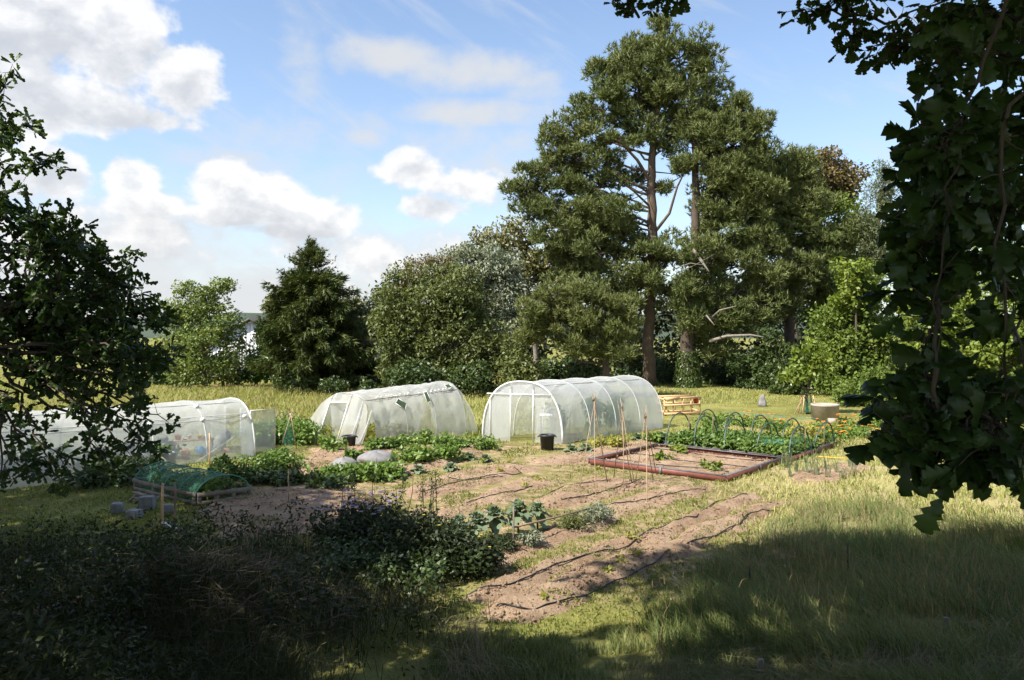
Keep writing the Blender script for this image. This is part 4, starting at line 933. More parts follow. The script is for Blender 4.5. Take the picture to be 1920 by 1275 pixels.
    twigs = [([(1990, 60), (1900, 105), (1820, 98), (1760, 90)], 2.3), ([(1900, -40), (1850, 120), (1810, 200), (1790, 330), (1760, 420), (1725, 560), (1720, 670)], 2.1), ([(1725, 560), (1722, 690), (1690, 740), (1655, 800)], 2.1),
             ([(1960, 150), (1890, 190), (1880, 300), (1870, 420), (1890, 560), (1885, 700), (1878, 800), (1865, 890)], 2.0), ([(1810, 200), (1770, 265), (1720, 280), (1680, 300)], 2.2), ([(1790, 330), (1730, 360), (1660, 390), (1615, 400)], 2.3),
             ([(1760, 420), (1700, 450), (1650, 470)], 2.2), ([(1722, 690), (1740, 800), (1738, 860), (1710, 910), (1690, 940)], 2.0), ([(1738, 860), (1700, 890), (1720, 930)], 2.0), ([(1725, 560), (1680, 600), (1655, 650)], 2.2),
             ([(1878, 800), (1840, 850), (1800, 880)], 1.9), ([(1865, 890), (1880, 920), (1910, 940)], 1.9), ([(1980, 420), (1930, 520), (1910, 640), (1915, 760)], 2.0), ([(1690, 740), (1640, 820), (1622, 860)], 2.1), ([(1960, 250), (1880, 260), (1800, 240)], 2.4), ([(1970, 360), (1880, 380), (1810, 380)], 2.3), ([(1980, 480), (1880, 480), (1800, 470)], 2.4), ([(1960, 20), (1860, 30), (1780, 20)], 2.5), ([(1885, 700), (1820, 720), (1760, 730)], 2.1)]
    twigs += [([(a + rng.normal() * 35 + 25, b + rng.normal() * 35) for a, b in pts], dd + .9) for pts, dd in twigs if pts[-1][1] < 560 for _ in range(2)]
    twigs += [([(1725, 700), (1690, 800), (1665, 850), (1650, 885)], 2.1), ([(1738, 860), (1760, 890), (1750, 940)], 2.0), ([(1700, 760), (1680, 860), (1690, 905)], 2.05), ([(1665, 850), (1700, 910), (1735, 930)], 2.0), ([(1870, 860), (1840, 890), (1830, 915)], 1.95), ([(1915, 760), (1910, 850), (1890, 900)], 1.95), ([(1720, 600), (1670, 640), (1640, 700)], 2.2), ([(1700, 450), (1660, 500), (1650, 540)], 2.3)]
    top = [([(1960, -60), (1800, -10), (1680, 40), (1650, 85)], 4.6), ([(1800, -10), (1720, 60), (1730, 110)], 4.4), ([(1680, 40), (1600, 30), (1540, 15), (1490, 20)], 4.8), ([(1680, 0), (1600, -10), (1550, 5)], 4.8), ([(1600, 30), (1600, 70), (1595, 90)], 4.7), ([(1560, -40), (1380, -40), (1250, -22), (1242, 8)], 4.6), ([(1380, -40), (1230, -45), (1180, -12), (1176, 10)], 4.6), ([(1750, 40), (1700, 80), (1680, 95)], 4.4), ([(1850, 20), (1780, 60), (1760, 120)], 4.2)]
    bm = MB(); jl = MB(); spots = []
    forks = {True: np.array((2.0, 1.6, 5.4)), False: np.array((3.6, 4.2, 6.6))}
    start = np.array((1.9, -3.6, 4.6))
    bm.tube(curve(start, forks[True], .05, 8, .02), np.linspace(.16, .05, 8), 8, False)
    bm.tube(curve(np.array((1.8, -3.5, 5.2)), forks[False], .05, 8, .02), np.linspace(.16, .05, 8), 8, False)
    for near, lst in ((True, twigs), (False, top)):
        for pts, dd in lst:
            q0 = np.array([P(a + (72 * max(0, min(1, (1780 - a) / 120)) if near else 0), b - (75 if near and b > 820 else 0), dd + rng.normal() * .04) for a, b in pts])
            if pts[0][0] > 1930 or pts[0][1] < -20: bm.tube(curve(forks[near], q0[0], -.02, 6, .02), np.linspace(.022, .009, 6), 5, False)
            t = np.linspace(0, 1, len(q0)); tt = np.linspace(0, 1, 14); q = np.stack([np.interp(tt, t, q0[:, k]) for k in range(3)], 1); q[1:-1] += rng.normal(size=(12, 3)) * (.007 if near else .012)
            bm.tube(q, np.linspace(.0062, .002, 14) * (1 if near else 1.6), 5, False)
            for i in range(2 if near else 3, 14): spots += [(q[i], near, 2.0 if i == 13 else 1.0)]
    near_leaves = []
    gaps = [(1795, 600, 85, 95), (1830, 690, 70, 50), (1700, 610, 34, 60), (1910, 590, 30, 60), (1690, 520, 30, 30), (1765, 715, 40, 36), (1790, 815, 85, 50), (1725, 385, 22, 22), (1885, 300, 22, 18), (1660, 560, 30, 60), (1720, 470, 26, 26), (1850, 520, 30, 30)]
    for p, near, w in spots:
        px, py = 960 + F * p[0] / p[1], HOR - (p[2] - H) * F / p[1]
        if near and min(((px - a) / c) ** 2 + ((py - b) / d_) ** 2 for a, b, c, d_ in gaps) < 1 and rng.uniform() < .72: continue
        for rep in range(2):
            s = (.088 if p[1] < 2.7 else .10) if near else .085; o = unit(rng.normal(size=3) + np.array((0, .25, -.15))) * rng.uniform(.015, .10 if near else .12); tip = p + o
            bm.tube(np.array((p, (p + tip) / 2 + rng.normal(size=3) * .004, tip)), (.0022, .0018, .0015), 4, False)
            k = int(rng.integers(2, 4) * (1.5 if w > 1.5 else 1))
            for j in range(k):
                dv = unit(unit(o) * .5 + rng.normal(size=3) * .75 + np.array((0, 0, -.3))); nr = unit(rng.normal(size=3) * .6 + np.array((.1, -.35, .7)))
                near_leaves.append((tip, dv, nr, s * rng.uniform(.55, 1.35), near))
    A = near_leaves; sel = [a for a in A if a[4]]; rng.shuffle(sel) if False else random.shuffle(sel)
    singles, rest = sel[:290], sel[290:] + [a for a in A if not a[4]]
    me = MB().add(*T_OAK).mesh('leaf', M['oak'], True)
    from mathutils import Matrix, Vector
    for (p, dv, nr, s, _) in singles:
        o = bpy.data.objects.new('leaf', me); COL.objects.link(o); o.parent = root
        X = dv; Y = unit(np.cross(nr, X)); Z = np.cross(X, Y)
        m = Matrix(((X[0], Y[0], Z[0]), (X[1], Y[1], Z[1]), (X[2], Y[2], Z[2]))).to_4x4()
        o.matrix_local = Matrix.Translation(Vector(p - base)) @ m @ Matrix.Scale(s, 4)
    jl = MB(); scatter(jl, T_OAK, np.array([a[0] for a in rest]), np.array([a[1] for a in rest]), np.array([a[2] for a in rest]), np.array([a[3] for a in rest]))
    jl.build('foliage', M['oak'], root, True, kind='stuff'); bm.build('bough', M['bark_dk'], root, True)
build_oaks()

# ------------------------------------------------------------------ polytunnels
def arch(u, n):
    """height (0..1) of the tunnel section at u across (0..1)"""
    c = np.abs(2 * u - 1); return np.clip(1 - c ** n, 0, 1) ** (1 / n)

class Tunnel:
    def __init__(s, foot, h0, h1, n=2.4): s.N0, s.F0, s.N1, s.F1 = foot; s.h0 = h0; s.h1 = h1; s.n = n
    def pt(s, u, t, zf=None, out=0.0):
        u = np.asarray(u, float); t = np.asarray(t, float)
        A = s.N0 + (s.N1 - s.N0) * t[..., None]; B = s.F0 + (s.F1 - s.F0) * t[..., None]
        p = A + (B - A) * u[..., None]; h = s.h0 + (s.h1 - s.h0) * t
        p = p.copy(); p[..., 2] += (arch(u, s.n) if zf is None else zf) * h + out; return p
    def ring(s, t, k=28, pad=0.0):
        a = np.linspace(0, PI, k); c = np.cos(a); u = .5 - .5 * np.sign(c) * np.abs(c) ** (2 / s.n)
        z = np.sin(a) ** (2 / s.n); return s.pt(u, np.full(k, t), z * (1 + pad))
    def cover(s, t0, t1, bays, per=8, sag=.03, wr=.02, seed=1, k=34, skip=None):
        ts = np.linspace(t0, t1, bays * per + 1); V = []
        for j, t in enumerate(ts):
            r = s.ring(t, k); ph = (j % per) / per; f = math.sin(PI * ph) if j % per else 0
            ctr = (r[0] + r[-1]) / 2; dv = r - ctr; V.append(r - dv * (sag * f) + unit(dv) * (wr * f * vnoise(np.arange(k) * 1.0 + j * .6, np.full(k, j * .9), .6, seed))[:, None])
        V = np.array(V); i, j = np.meshgrid(np.arange(k - 1), np.arange(len(ts) - 1)); a = (j * k + i).ravel()
        return MB().add(V.reshape(-1, 3), np.stack((a, a + 1, a + k + 1, a + k), 1))
    def wall(s, t, door=None, tb=None, cols=44, rows=8, wr=.02, seed=5, u0=0.0, u1=1.0):
        tb = t if tb is None else tb; us = np.linspace(u0, u1, cols); V = []
        for u in us:
            lo = door[2] if door and door[0] - 1e-6 < u < door[1] + 1e-6 else 0.0; hi = max(float(arch(np.array(u), s.n)), lo + .001)
            zz = np.linspace(lo, hi, rows)
            for z in zz:
                tt = tb + (t - tb) * z
                p = s.pt(np.array(u), np.array(tt), np.array(z)); p = p + unit(s.N1 - s.N0) * wr * float(vnoise(np.array(u * 9), np.array(z * 2.2), 1.4, seed)); V.append(p)
        V = np.array(V); i, j = np.meshgrid(np.arange(rows - 1), np.arange(cols - 1)); a = (j * rows + i).ravel(); Q = np.stack((a, a + 1, a + rows + 1, a + rows), 1)
        if door:
            m = (us > door[0] - 1e-6) & (us < door[1] + 1e-6); cj = (Q[:, 0] // rows); bad = (m[cj] != m[np.minimum(cj + 1, cols - 1)])
            Q = Q[~bad]
        return MB().add(V, Q)

def dline(px, py, d): return H - (py - HOR) / F * d

def tunnel_c():
    T = Tunnel(TUN['c'], 1.98, 1.92, 2.5)
    root = thing('polytunnel', 'best-kept polytunnel with white front hoop and open doorway, beside the black bin', 'polytunnel', (T.N0 + T.F0) / 2)
    T.cover(0, 1, 4, 12, .03, .07, 3).build('cover', M['film'], root, True)
    for i, t in enumerate(np.linspace(0, 1, 5)):
        r = T.ring(t, 30, -.012); MB().tube(r, .032 if i == 0 else .014, 8).build('hoop', M['white'], root, True)
    dr = (.36, .64, .78)
    # the front is seen from its near side: u runs from near (right) to far (left)
    T.wall(0.004, dr, wr=.03).build('end_panel', M['film'], root, True); T.wall(.996, None, wr=.03, seed=8).build('end_panel', M['film'], root, True)
    for u in (dr[0], dr[1]): MB().tube(T.pt(np.array((u, u)), np.array((-.003, -.003)), np.array((0, .86))), .022, 6).build('door_post', M['white'], root)
    MB().tube(T.pt(np.array((.12, .94)), np.array((-.003, -.003)), np.array((dr[2], dr[2]))), .02, 6).build('header_bar', M['white'], root)
    MB().tube(T.pt(np.array((.90, .90)), np.array((-.003, -.003)), np.array((0, .70))), .015, 6).build('door_post', M['white'], root)
    for u in (.28, .72): MB().tube(T.pt(np.full(6, u), np.linspace(0, 1, 6), out=-.03), .012, 5).build('crop_bar', M['steel'], root)
    # things inside, seen through the doorway
    p = T.pt(np.array(.62), np.array(.34), np.array(0.0)); t = thing('potting_table', 'pale potting table inside the middle tunnel doorway', 'table', p)
    MB().box(p + np.array((0, 0, .72)), (.9, .55, .04)).build('top', M['white'], t)
    for a in (-.4, .4):
        for b in (-.22, .22): MB().box(p + np.array((a, b, .35)), (.05, .05, .70)).build('leg', M['oldwood'], t)
    tag(MB().lathe(p + np.array((-.05, 0, .74)), [(.07, 0), (.10, .2), (.105, .2), (.09, .195)], 14).build('blue_pot', M['blue'], smooth_=True), 'blue pot on the table inside the middle tunnel', 'pot')
    for k, (u, tt, lab) in enumerate(((.30, .12, 'leafy tomato plant just inside the middle tunnel doorway'), (.25, .45, 'leafy plant against the right-hand skin of the middle tunnel'), (.25, .7, 'leafy plant at the back of the middle tunnel'))):
        q = T.pt(np.array(u), np.array(tt), np.array(0.0)); g = thing('tomato_plant', lab, 'plant', q); MB().tube(curve(q, q + np.array((0, 0, 1.2)), 0, 5, .02), .012, 5).build('stem', M['twig'], g)
        C = q + np.column_stack((rng.normal(size=14) * .16, rng.normal(size=14) * .16, rng.uniform(.2, 1.25, 14))); cm = MB(); clump_leaves(cm, T_CARD, C, np.full(14, .22), 40, .14); cm.build('foliage', M['veg'], g)
tunnel_c()

def tunnel_b():
    T = Tunnel(TUN['b'], 1.56, 1.86, 2.45)
    root = thing('polytunnel', 'sagging old polytunnel with torn patched side and slanting open end', 'polytunnel', (T.N0 + T.F0) / 2)
    c = T.cover(.10, .90, 3, 14, .028, .16, 13); c.build('cover', M['film_old'], root, True)
    dr = (.40, .72, .80)
    T.wall(.10, dr, -.03, cols=70, wr=.12, seed=15).build('end_panel', M['film_old'], root, True); T.wall(.90, None, 1.03, wr=.10, seed=18).build('end_panel', M['film_old'], root, True)
    for t in (.10, .37, .63, .90): MB().tube(T.ring(t, 26, -.015), .011, 7).build('hoop', M['steel'], root, True)
    for u in dr[:2]: MB().tube(np.array((T.pt(np.array(u), np.array(-.025), np.array(0.0)), T.pt(np.array(u), np.array(.07), np.array(.82)))), .022, 6).build('door_post', M['white'], root)
    MB().tube(np.array((T.pt(np.array(dr[0]), np.array(.065), np.array(.80)), T.pt(np.array(dr[1]), np.array(.065), np.array(.80)))), .02, 6).build('header_bar', M['white'], root)
    # loose flap hanging in the doorway, and a gathered fold at the near corner
    V = []
    for i in range(9):
        for j in range(8):
            u = dr[1] - .30 * i / 8; z = .74 * j / 7 * (1 - .10 * i / 8); V.append(T.pt(np.array(u), np.array(.06 + .14 * i / 8 + .02 * math.sin(i * 2.0 + j * .4)), np.array(z)))
    i, j = np.meshgrid(np.arange(7), np.arange(8)); a = (j * 8 + i).ravel(); MB().add(np.array(V), np.stack((a, a + 1, a + 9, a + 8), 1)).build('door_flap', M['film_old'], root, True)
    for k in (0, 2):
        a_ = T.pt(np.array(.06 + .07 * k), np.array(.09), np.array(.66 + .09 * k)); b_ = T.pt(np.array(-.03 + .085 * k), np.array(-.05), np.array(0.0)); mid = (a_ + b_) / 2 + np.array((.03, -.06, 0))
        MB().tube(np.array((a_, mid, b_)), (.02, .03, .06), 6).build('gathered_fold', M['film_old'], root, True)
    # torn patches: frames of tape round holes
    def patch(u, t, w, hh, ang, lab):
        c = T.pt(np.array(u), np.array(t)); e1 = unit(T.N1 - T.N0); du = T.pt(np.array(u + .02), np.array(t)) - c; e2 = unit(du); nrm = unit(np.cross(e1, e2)); nrm = nrm if nrm[1] < 0 else -nrm
        R = [math.cos(ang), math.sin(ang)]; a = e1 * R[0] + e2 * R[1]; b = -e1 * R[1] + e2 * R[0]; q = [c + nrm * .03 + a * w * .85 * x + b * hh * y for x, y in ((-.5, -.5), (.5, -.35), (.5, .5), (-.42, .5))]
        o = MB().add(np.array(q), [(0, 1, 2, 3)]).build('patch', M['patch'], root)
        o['label'] = lab
        fm = MB()
        for i in range(4): fm.tube(np.array((q[i], q[(i + 1) % 4])), .010, 4)
        fm.build('tape_edge', M['white'], o)
    patch(.10, .36, .30, .34, .75, 'diamond-shaped dark green patch'); patch(.13, .60, .18, .42, -.1, 'narrow upright dark green patch'); patch(.24, .84, .28, .20, .05, 'small dark patch near the roof')
    for k in range(26):
        t = .20 + .30 * (k / 13) if k < 13 else .58 + .3 * ((k - 13) / 13); p = T.pt(np.array(.20 + .008 * rng.normal()), np.array(t + .01 * rng.normal())); p = p + np.array((0, -.03, .02))
        MB().box(p, (.06, .012, .035), rng.uniform(-.6, .6)).build('tape_tab', M['white'], root)
    for u in (.19, .80): MB().tube(T.pt(np.full(8, u), np.linspace(.10, .9, 8), out=-.02), .014, 5).build('side_rail', M['oldwood'], root)
    C = T.pt(rng.uniform(.2, .9, 24), rng.uniform(.05, .5, 24), np.zeros(24)); cm = MB(); clump_leaves(cm, T_CARD, C + np.array((0, 0, .2)), np.full(24, .35), 36, .18)
    tag(cm.build('tunnel_weeds', M['yellow']), 'yellow-green weeds growing inside the old sagging tunnel', 'weeds')['kind'] = 'stuff'
tunnel_b()

def tunnel_a():
    T = Tunnel(TUN['a'], 1.62, 1.70, 2.5)
    root = thing('polytunnel', 'long polytunnel behind the left oak with shelves inside', 'polytunnel', (T.N0 + T.F0) / 2)
    T.cover(0, 1, 6, 10, .024, .05, 33).build('cover', M['film'], root, True)
    for i, t in enumerate(np.linspace(0, 1, 7)): MB().tube(T.ring(t, 28, -.012), .024 if i == 0 else .013, 7).build('hoop', M['white'], root, True)
    dr = (.30, .66, .80)
    T.wall(.004, dr, wr=.03, seed=36).build('end_panel', M['film'], root, True); T.wall(.996, None, wr=.03, seed=37).build('end_panel', M['film'], root, True)
    for u in dr[:2]: MB().tube(T.pt(np.array((u, u)), np.array((.002, .002)), np.array((0, .84))), .02, 6).build('door_post', M['white'], root)
    for u, m in ((.10, 'steel'), (.13, 'white'), (.30, 'steel')): MB().tube(T.pt(np.full(14, u), np.linspace(0, 1, 14), out=-.025), .010, 5).build('crop_bar', M[m], root)
    for k, (u, t) in enumerate(((.10, .167), (.24, .167), (.10, .333), (.10, .02))): MB().lathe(T.pt(np.array(u), np.array(t), out=-.06), [(.03, 0), (.07, .03), (.07, .09), (.03, .12)], 10).build('hoop_clamp', M['white'], root, True)
    # diagonal brace near the end
    MB().tube(np.array((T.pt(np.array(.06), np.array(.02), np.array(.5)), T.pt(np.array(.04), np.array(.2), np.array(.02)))), .014, 6).build('brace', M['white'], root)
    # door leaf standing open beyond the end
    q0 = T.pt(np.array(.12), np.array(-.004), np.array(0.0)); dd = unit(np.array((.72, .55, 0))); up = np.array((0, 0, 1.3))
    door = MB().add(np.array((q0 + np.array((0, 0, .08)), q0 + dd * .72 + np.array((0, 0, .08)), q0 + dd * .72 + up, q0 + up)), [(0, 1, 2, 3)]).build('door', M['film_clear'], root)
    MB().tube(np.array((q0 + np.array((0, 0, .08)), q0 + up, q0 + dd * .72 + up, q0 + dd * .72 + np.array((0, 0, .08)))), .02, 5).build('door_frame', M['white'], door)
    # shelf and pots along the far skin
    def inside(px, py, f):
        """a point inside the tunnel on the line of sight px,py: f = 0 near skin foot line, 1 far skin"""
        e = (px - 960) / F; A = T.N0 + (T.F0 - T.N0) * f; B = T.N1 + (T.F1 - T.N1) * f; v = B - A
        t = (e * A[1] - A[0]) / (v[0] - e * v[1]); d = (A + v * t)[1]; return P(px, py, d)
    a = inside(327, 827, .55); b = inside(398, 822, .55); t = thing('shelf', 'board shelf carrying pots inside the long tunnel', 'shelf', ((a + b) / 2) * np.array((1, 1, 0)))
    MB().bar(a, b, .30, .035).build('board', M['timber'], t)
    for q in (a, b):
        g = q.copy(); g[2] = 0; MB().bar(g, q, .045, .045, (1, 0, 0)).build('post', M['oldwood'], t)
    def pot(px, py, f, r, h, mt, name, lab): return tag(MB().lathe(inside(px, py, f), [(r * .7, 0), (r, h * .85), (r * 1.12, h * .85), (r * 1.12, h), (r * .9, h), (r * .85, h * .8)], 14).build(name, M[mt], smooth_=True), lab, 'pot')
    pot(334, 826, .55, .085, .16, 'terracotta', 'flower_pot', 'terracotta pot at the left end of the tunnel shelf'); pot(347, 825, .55, .06, .05, 'white', 'saucer', 'white saucer on the tunnel shelf'); pot(356, 824, .55, .05, .13, 'white', 'jar', 'white jar on the tunnel shelf')
    pot(375, 823, .55, .075, .12, 'yellow_rope', 'flower_pot', 'yellow pot toward the right end of the tunnel shelf'); pot(385, 822, .55, .06, .09, 'white', 'tub', 'white tub at the right end of the tunnel shelf')
    for k, (px, py, lab) in enumerate(((376, 845, 'blue watering can hung at the left in the long tunnel'), (385, 848, 'blue watering can hung at the right in the long tunnel'))):
        p = inside(px, py, .4); w = thing('watering_can', lab, 'watering can', p)
        MB().lathe(p - np.array((0, 0, .08)), [(.10, 0), (.11, .02), (.10, .18), (.06, .20)], 12).build('body', M['blue'], w, True); MB().tube(curve(p + np.array((.09, 0, -.03)), p + np.array((.26, 0, .14)), 0, 4, 0), (.025, .02, .016, .03), 7).build('spout', M['blue'], w, True)
        MB().tube(p + np.array([(-.08, 0, .10), (-.16, 0, .08), (-.16, 0, -.02), (-.10, 0, -.06)]), .014, 6).build('handle', M['blue'], w, True)
    for px, py, f, mt, sz, lab in ((348, 850, .4, 'terracotta', .26, 'pinkish sack hanging below the tunnel shelf'), (412, 828, .7, 'sack', .36, 'pale sack standing near the end of the long tunnel'), (424, 815, .8, 'steel_top', .30, 'dark bundle on top of the pale sack in the long tunnel'), (425, 850, .5, 'terracotta', .30, 'brown crate low down by the long tunnel door')):
        p = inside(px, py, f); v = rdir(1)[0]; mb = MB().lathe(p - np.array((0, 0, sz * .6)), [(sz * .35, 0), (sz * .5, sz * .3), (sz * .45, sz * .8), (sz * .25, sz * 1.1)], 12, .8); tag(mb.build('sack' if 'sack' in lab else ('bundle' if 'bundle' in lab else 'crate'), M[mt], smooth_=True), lab, 'sack' if 'sack' in lab else 'bundle')
    C = T.pt(rng.uniform(.3, .95, 60), rng.uniform(.2, .95, 60), np.zeros(60)); cm = MB(); clump_leaves(cm, T_CARD, C + np.array((0, 0, .3)), np.full(60, .3), 36, .16)
    tag(cm.build('tunnel_crops', M['dark']), 'dim leafy crops growing inside the long tunnel', 'plants')['kind'] = 'stuff'
    # in front of it
    for px, py, w, h, lab in ((312, 878, .46, .42, 'white grow sack with a leafy plant in front of the long tunnel'),):
        p = GG(px, py); s = thing('grow_sack', lab, 'sack', p); mb = MB().lathe(p, [(w * .42, 0), (w * .5, .10), (w * .47, h * .6), (w * .5, h * .9), (w * .42, h), (w * .36, h * .9)], 16, .9); mb.build('bag', M['sack'], s, True)
        C = p + np.column_stack((rng.normal(size=6) * .12, rng.normal(size=6) * .1, np.full(6, h + .06))); cm = MB(); clump_leaves(cm, T_LEAF, C, np.full(6, .10), 14, .11); cm.build('foliage', M['veg'], s)
    p = GG(246, 882); mb = MB(); V = []; n = 14
    for i in range(n):
        for j in range(8):
            a = i / (n - 1); x = (a - .5) * .95; z = .44 * (1 - abs(2 * a - 1) ** 4) * (1 - .1 * j / 7); V.append(p + np.array((x, (j / 7 - .5) * .6, z + .02 * math.sin(i * 2.1 + j))))
    i, j = np.meshgrid(np.arange(7), np.arange(n - 1)); a = (j * 8 + i).ravel(); tag(mb.add(np.array(V), np.stack((a, a + 1, a + 9, a + 8), 1)).build('fleece_cover', M['fleece'], smooth_=True), 'pale fleece draped over a low frame beside the long tunnel', 'fleece')
    p = GG(393, 874); tag(MB().tube(curve(p, P(393, 812, p[1]), 0, 4, .005), .018, 6).build('stake', M['timber']), 'yellow wooden stake against the right end of the long tunnel', 'stake')
tunnel_a()

# ------------------------------------------------------------------ raised beds
def channel(mb, a, b, h=.20, fl=.07, th=.012):
    a = np.asarray(a); b = np.asarray(b); z = np.array((0, 0, 1.0)); t = unit(b - a); o = np.cross(t, z)
    mb.bar(a + z * h / 2, b + z * h / 2, th, h); return o

def raised(name, corners, label, h=.15):
    root = thing(name, label, 'raised bed', np.mean(corners, 0)); n = len(corners); ctr = np.mean(corners, 0)
    for i in range(n):
        a = corners[i]; b = corners[(i + 1) % n]; t = unit(b - a); inn = unit(np.array((-t[1], t[0], 0))); inn = inn if np.dot(inn, ctr - a) > 0 else -inn
        rail = MB().bar(a + t * .004 + np.array((0, 0, h / 2)), b - t * .07 + np.array((0, 0, h / 2)), .012, h).build('rail', M['steel_red'], root)
        MB().bar(a + inn * .028 + np.array((0, 0, h + .007)), b - t * .07 + inn * .028 + np.array((0, 0, h + .007)), .085, .014).build('top_flange', M['steel_top'], rail)
        MB().bar(a + inn * .03 + t * .01 + np.array((0, 0, .012)), b - t * .08 + inn * .03 + np.array((0, 0, .012)), .06, .012).build('bottom_flange', M['steel_red'], rail)
        m = a + (b - a) * .44 - inn * .014; MB().box(m + np.array((0, 0, h * .5)), (.07, .03, h * 1.05), math.atan2(t[1], t[0])).build('joint_plate', M['steel_top'], rail)
        MB().box(a + inn * .05 + t * .05 + np.array((0, 0, h * .45)), (.05, .05, h * .9), math.atan2(t[1], t[0])).build('corner_bracket', M['steel_top'], root)
    return root

b1 = [rb(0, 0), rb(RB_L, 0), rb(RB_L, 3.55), rb(0, 3.55)]
raised('raised_bed', b1, 'open raised bed edged with red steel rails, bare soil inside')
bed(None, .09, .05, world=[tuple(rb(u, v)[:2]) for u, v in ((.1, .1), (RB_L - .1, .1), (RB_L - .1, 3.45), (.1, 3.45))]); BEDS.pop()
b2 = [rb(-.1, 3.75), rb(3.78, 3.75), rb(3.78, 7.35), rb(-.1, 7.35)]
raised('raised_bed', b2, 'red-railed raised bed packed with strawberry leaves under hoops')
def b2p(u, v, z=0.0): return rb(-.1 + u * 3.88, 3.75 + v * 3.6, z)

def strawberry():
    n = 620; u = rng.uniform(.02, .98, n); v = rng.uniform(.03, .62, n); C = np.array([b2p(a, b, .22 + .13 * rng.uniform()) for a, b in zip(u, v)]); cm = MB(); clump_leaves(cm, T_LEAF, C, np.full(n, .17), 26, .12, .8, .9)
    o = stuff(cm, 'strawberry_leaves', M['veg_dark'], 'dense strawberry leaves filling the front of the hooped bed', 'strawberries')
    n = 160; u = rng.uniform(.02, .98, n); v = rng.uniform(.64, .97, n); C = np.array([b2p(a, b, .12 + .1 * rng.uniform()) for a, b in zip(u, v)]); cm = MB(); clump_leaves(cm, T_LEAF, C, np.full(n, .15), 16, .11, .7, .9)
    stuff(cm, 'thin_strawberry_leaves', M['grass'], 'sparse leaves at the back of the hooped bed', 'strawberries')
    # two rows of five hoops
    order = ['first', 'second', 'third', 'fourth', 'fifth']
    for row, (v0, v1, hh) in enumerate(((.02, .46, 1.02), (.54, .98, .98))):
        for k in range(5):
            u = .99 - .245 * k; a = b2p(u, v0); b = b2p(u, v1); ang = np.linspace(0, PI, 22)
            pts = (a + b)[None] / 2 + (a - b)[None] / 2 * np.cos(ang)[:, None] + np.array((0, 0, 1.0)) * (np.sin(ang) ** .8 * (hh - .03 * k))[:, None]
            pts += np.array(RB_A) * (.06 * rng.normal() * np.sin(ang))[:, None]
            lab = f"{order[k]} green hoop from the left in the {'front' if row == 0 else 'back'} row over the strawberries"
            r = thing('garden_hoop', lab, 'hoop', a, 'green hoops over the strawberry bed'); MB().tube(pts, .021, 8).build('tube', M['pvc_green'], r, True)
            for q in (a, b): MB().tube(np.array((q, q + np.array((0, 0, .34)))), .030, 7).build('sleeve', M['pvc_green'], r, True)
    def sheet(f, nu, nv, name, lab, mat='net'):
        V = np.array([f(i / (nu - 1), j / (nv - 1)) for i in range(nu) for j in range(nv)]); i, j = np.meshgrid(np.arange(nv - 1), np.arange(nu - 1)); a = (j * nv + i).ravel()
        return tag(MB().add(V, np.stack((a, a + 1, a + nv + 1, a + nv), 1)).build(name, M[mat], smooth_=True), lab, 'netting')
    sheet(lambda s, t: b2p(.80 - .80 * s, .62 + .42 * t + .03 * math.sin(s * 9), .99 - .10 * abs(math.sin(s * 4 * PI)) * .6 - .10 * t + .03 * math.sin(t * 7 + s * 20)), 50, 10, 'net_drape', 'pale green net stretched along the tops of the back hoops')
    sheet(lambda s, t: b2p(.02 + .03 * math.sin(t * 8) * s, .05 + .40 * s, max(.1, (math.sin(PI * (.05 + .9 * s)) ** .8) * (1.02 - .85 * t)) + .02 * math.sin(t * 20 + s * 9)), 18, 16, 'net_curtain', 'green net hanging inside the rightmost front hoop')
    sheet(lambda s, t: b2p(.30 - .28 * s, .06 + .20 * t, .42 + .10 * math.sin(s * PI) * math.sin(t * PI) + .03 * math.sin(s * 17 + t * 8)), 24, 8, 'net_heap', 'bunched green net lying on the strawberry leaves')
    for u, v, hh, lab in ((.93, .30, .95, 'brown stake standing inside the leftmost front hoop'), (.74, .34, .95, 'brown stake between the first and second front hoops'), (-.005, .30, .85, 'brown stake inside the rightmost front hoop'), (.02, .80, .8, 'brown stake inside the rightmost back hoop')):
        q = b2p(u, v); tag(MB().tube(curve(q, q + np.array((0, 0, hh)), 0, 3, .004), .014, 6).build('stake', M['cane_dk']), lab, 'stake')
strawberry()

# ------------------------------------------------------------------ canes, hoses, stakes
def canes():
    sets = [((1112, 750), [(1118, 934), (1086, 915), (1140, 905), (1135, 880)], 'first wigwam of bean canes from the left, by the red rail'), ((1166, 764), [(1169, 922), (1191, 908), (1150, 895), (1186, 905)], 'middle wigwam of bean canes by the red rail'), ((1210, 782), [(1213, 946), (1190, 905), (1232, 890), (1226, 902)], 'rightmost wigwam of bean canes by the red rail')]
    for (tx, ty), feet, lab in sets:
        f0 = np.array([GG(*q) for q in feet]); d = f0[:, 1].mean() ; top = P(tx, ty, d); r = thing('bean_wigwam', lab, 'bean canes', f0.mean(0))
        for i, f in enumerate(f0):
            t = top + rng.normal(size=3) * .03; e = t + unit(t - f) * rng.uniform(.02, .3)
            MB().tube(np.array((f - np.array((0, 0, .1)), (f + e) / 2 + rng.normal(size=3) * .02, e)), (.0115, .010, .007), 6).build('cane', M['cane' if i in (0, 1) else 'cane_dk'], r, True)
        MB().lathe(top - np.array((0, 0, .03)), [(.03, 0), (.035, .03), (.03, .06)], 8).build('tie', M['twig'], r)
canes()

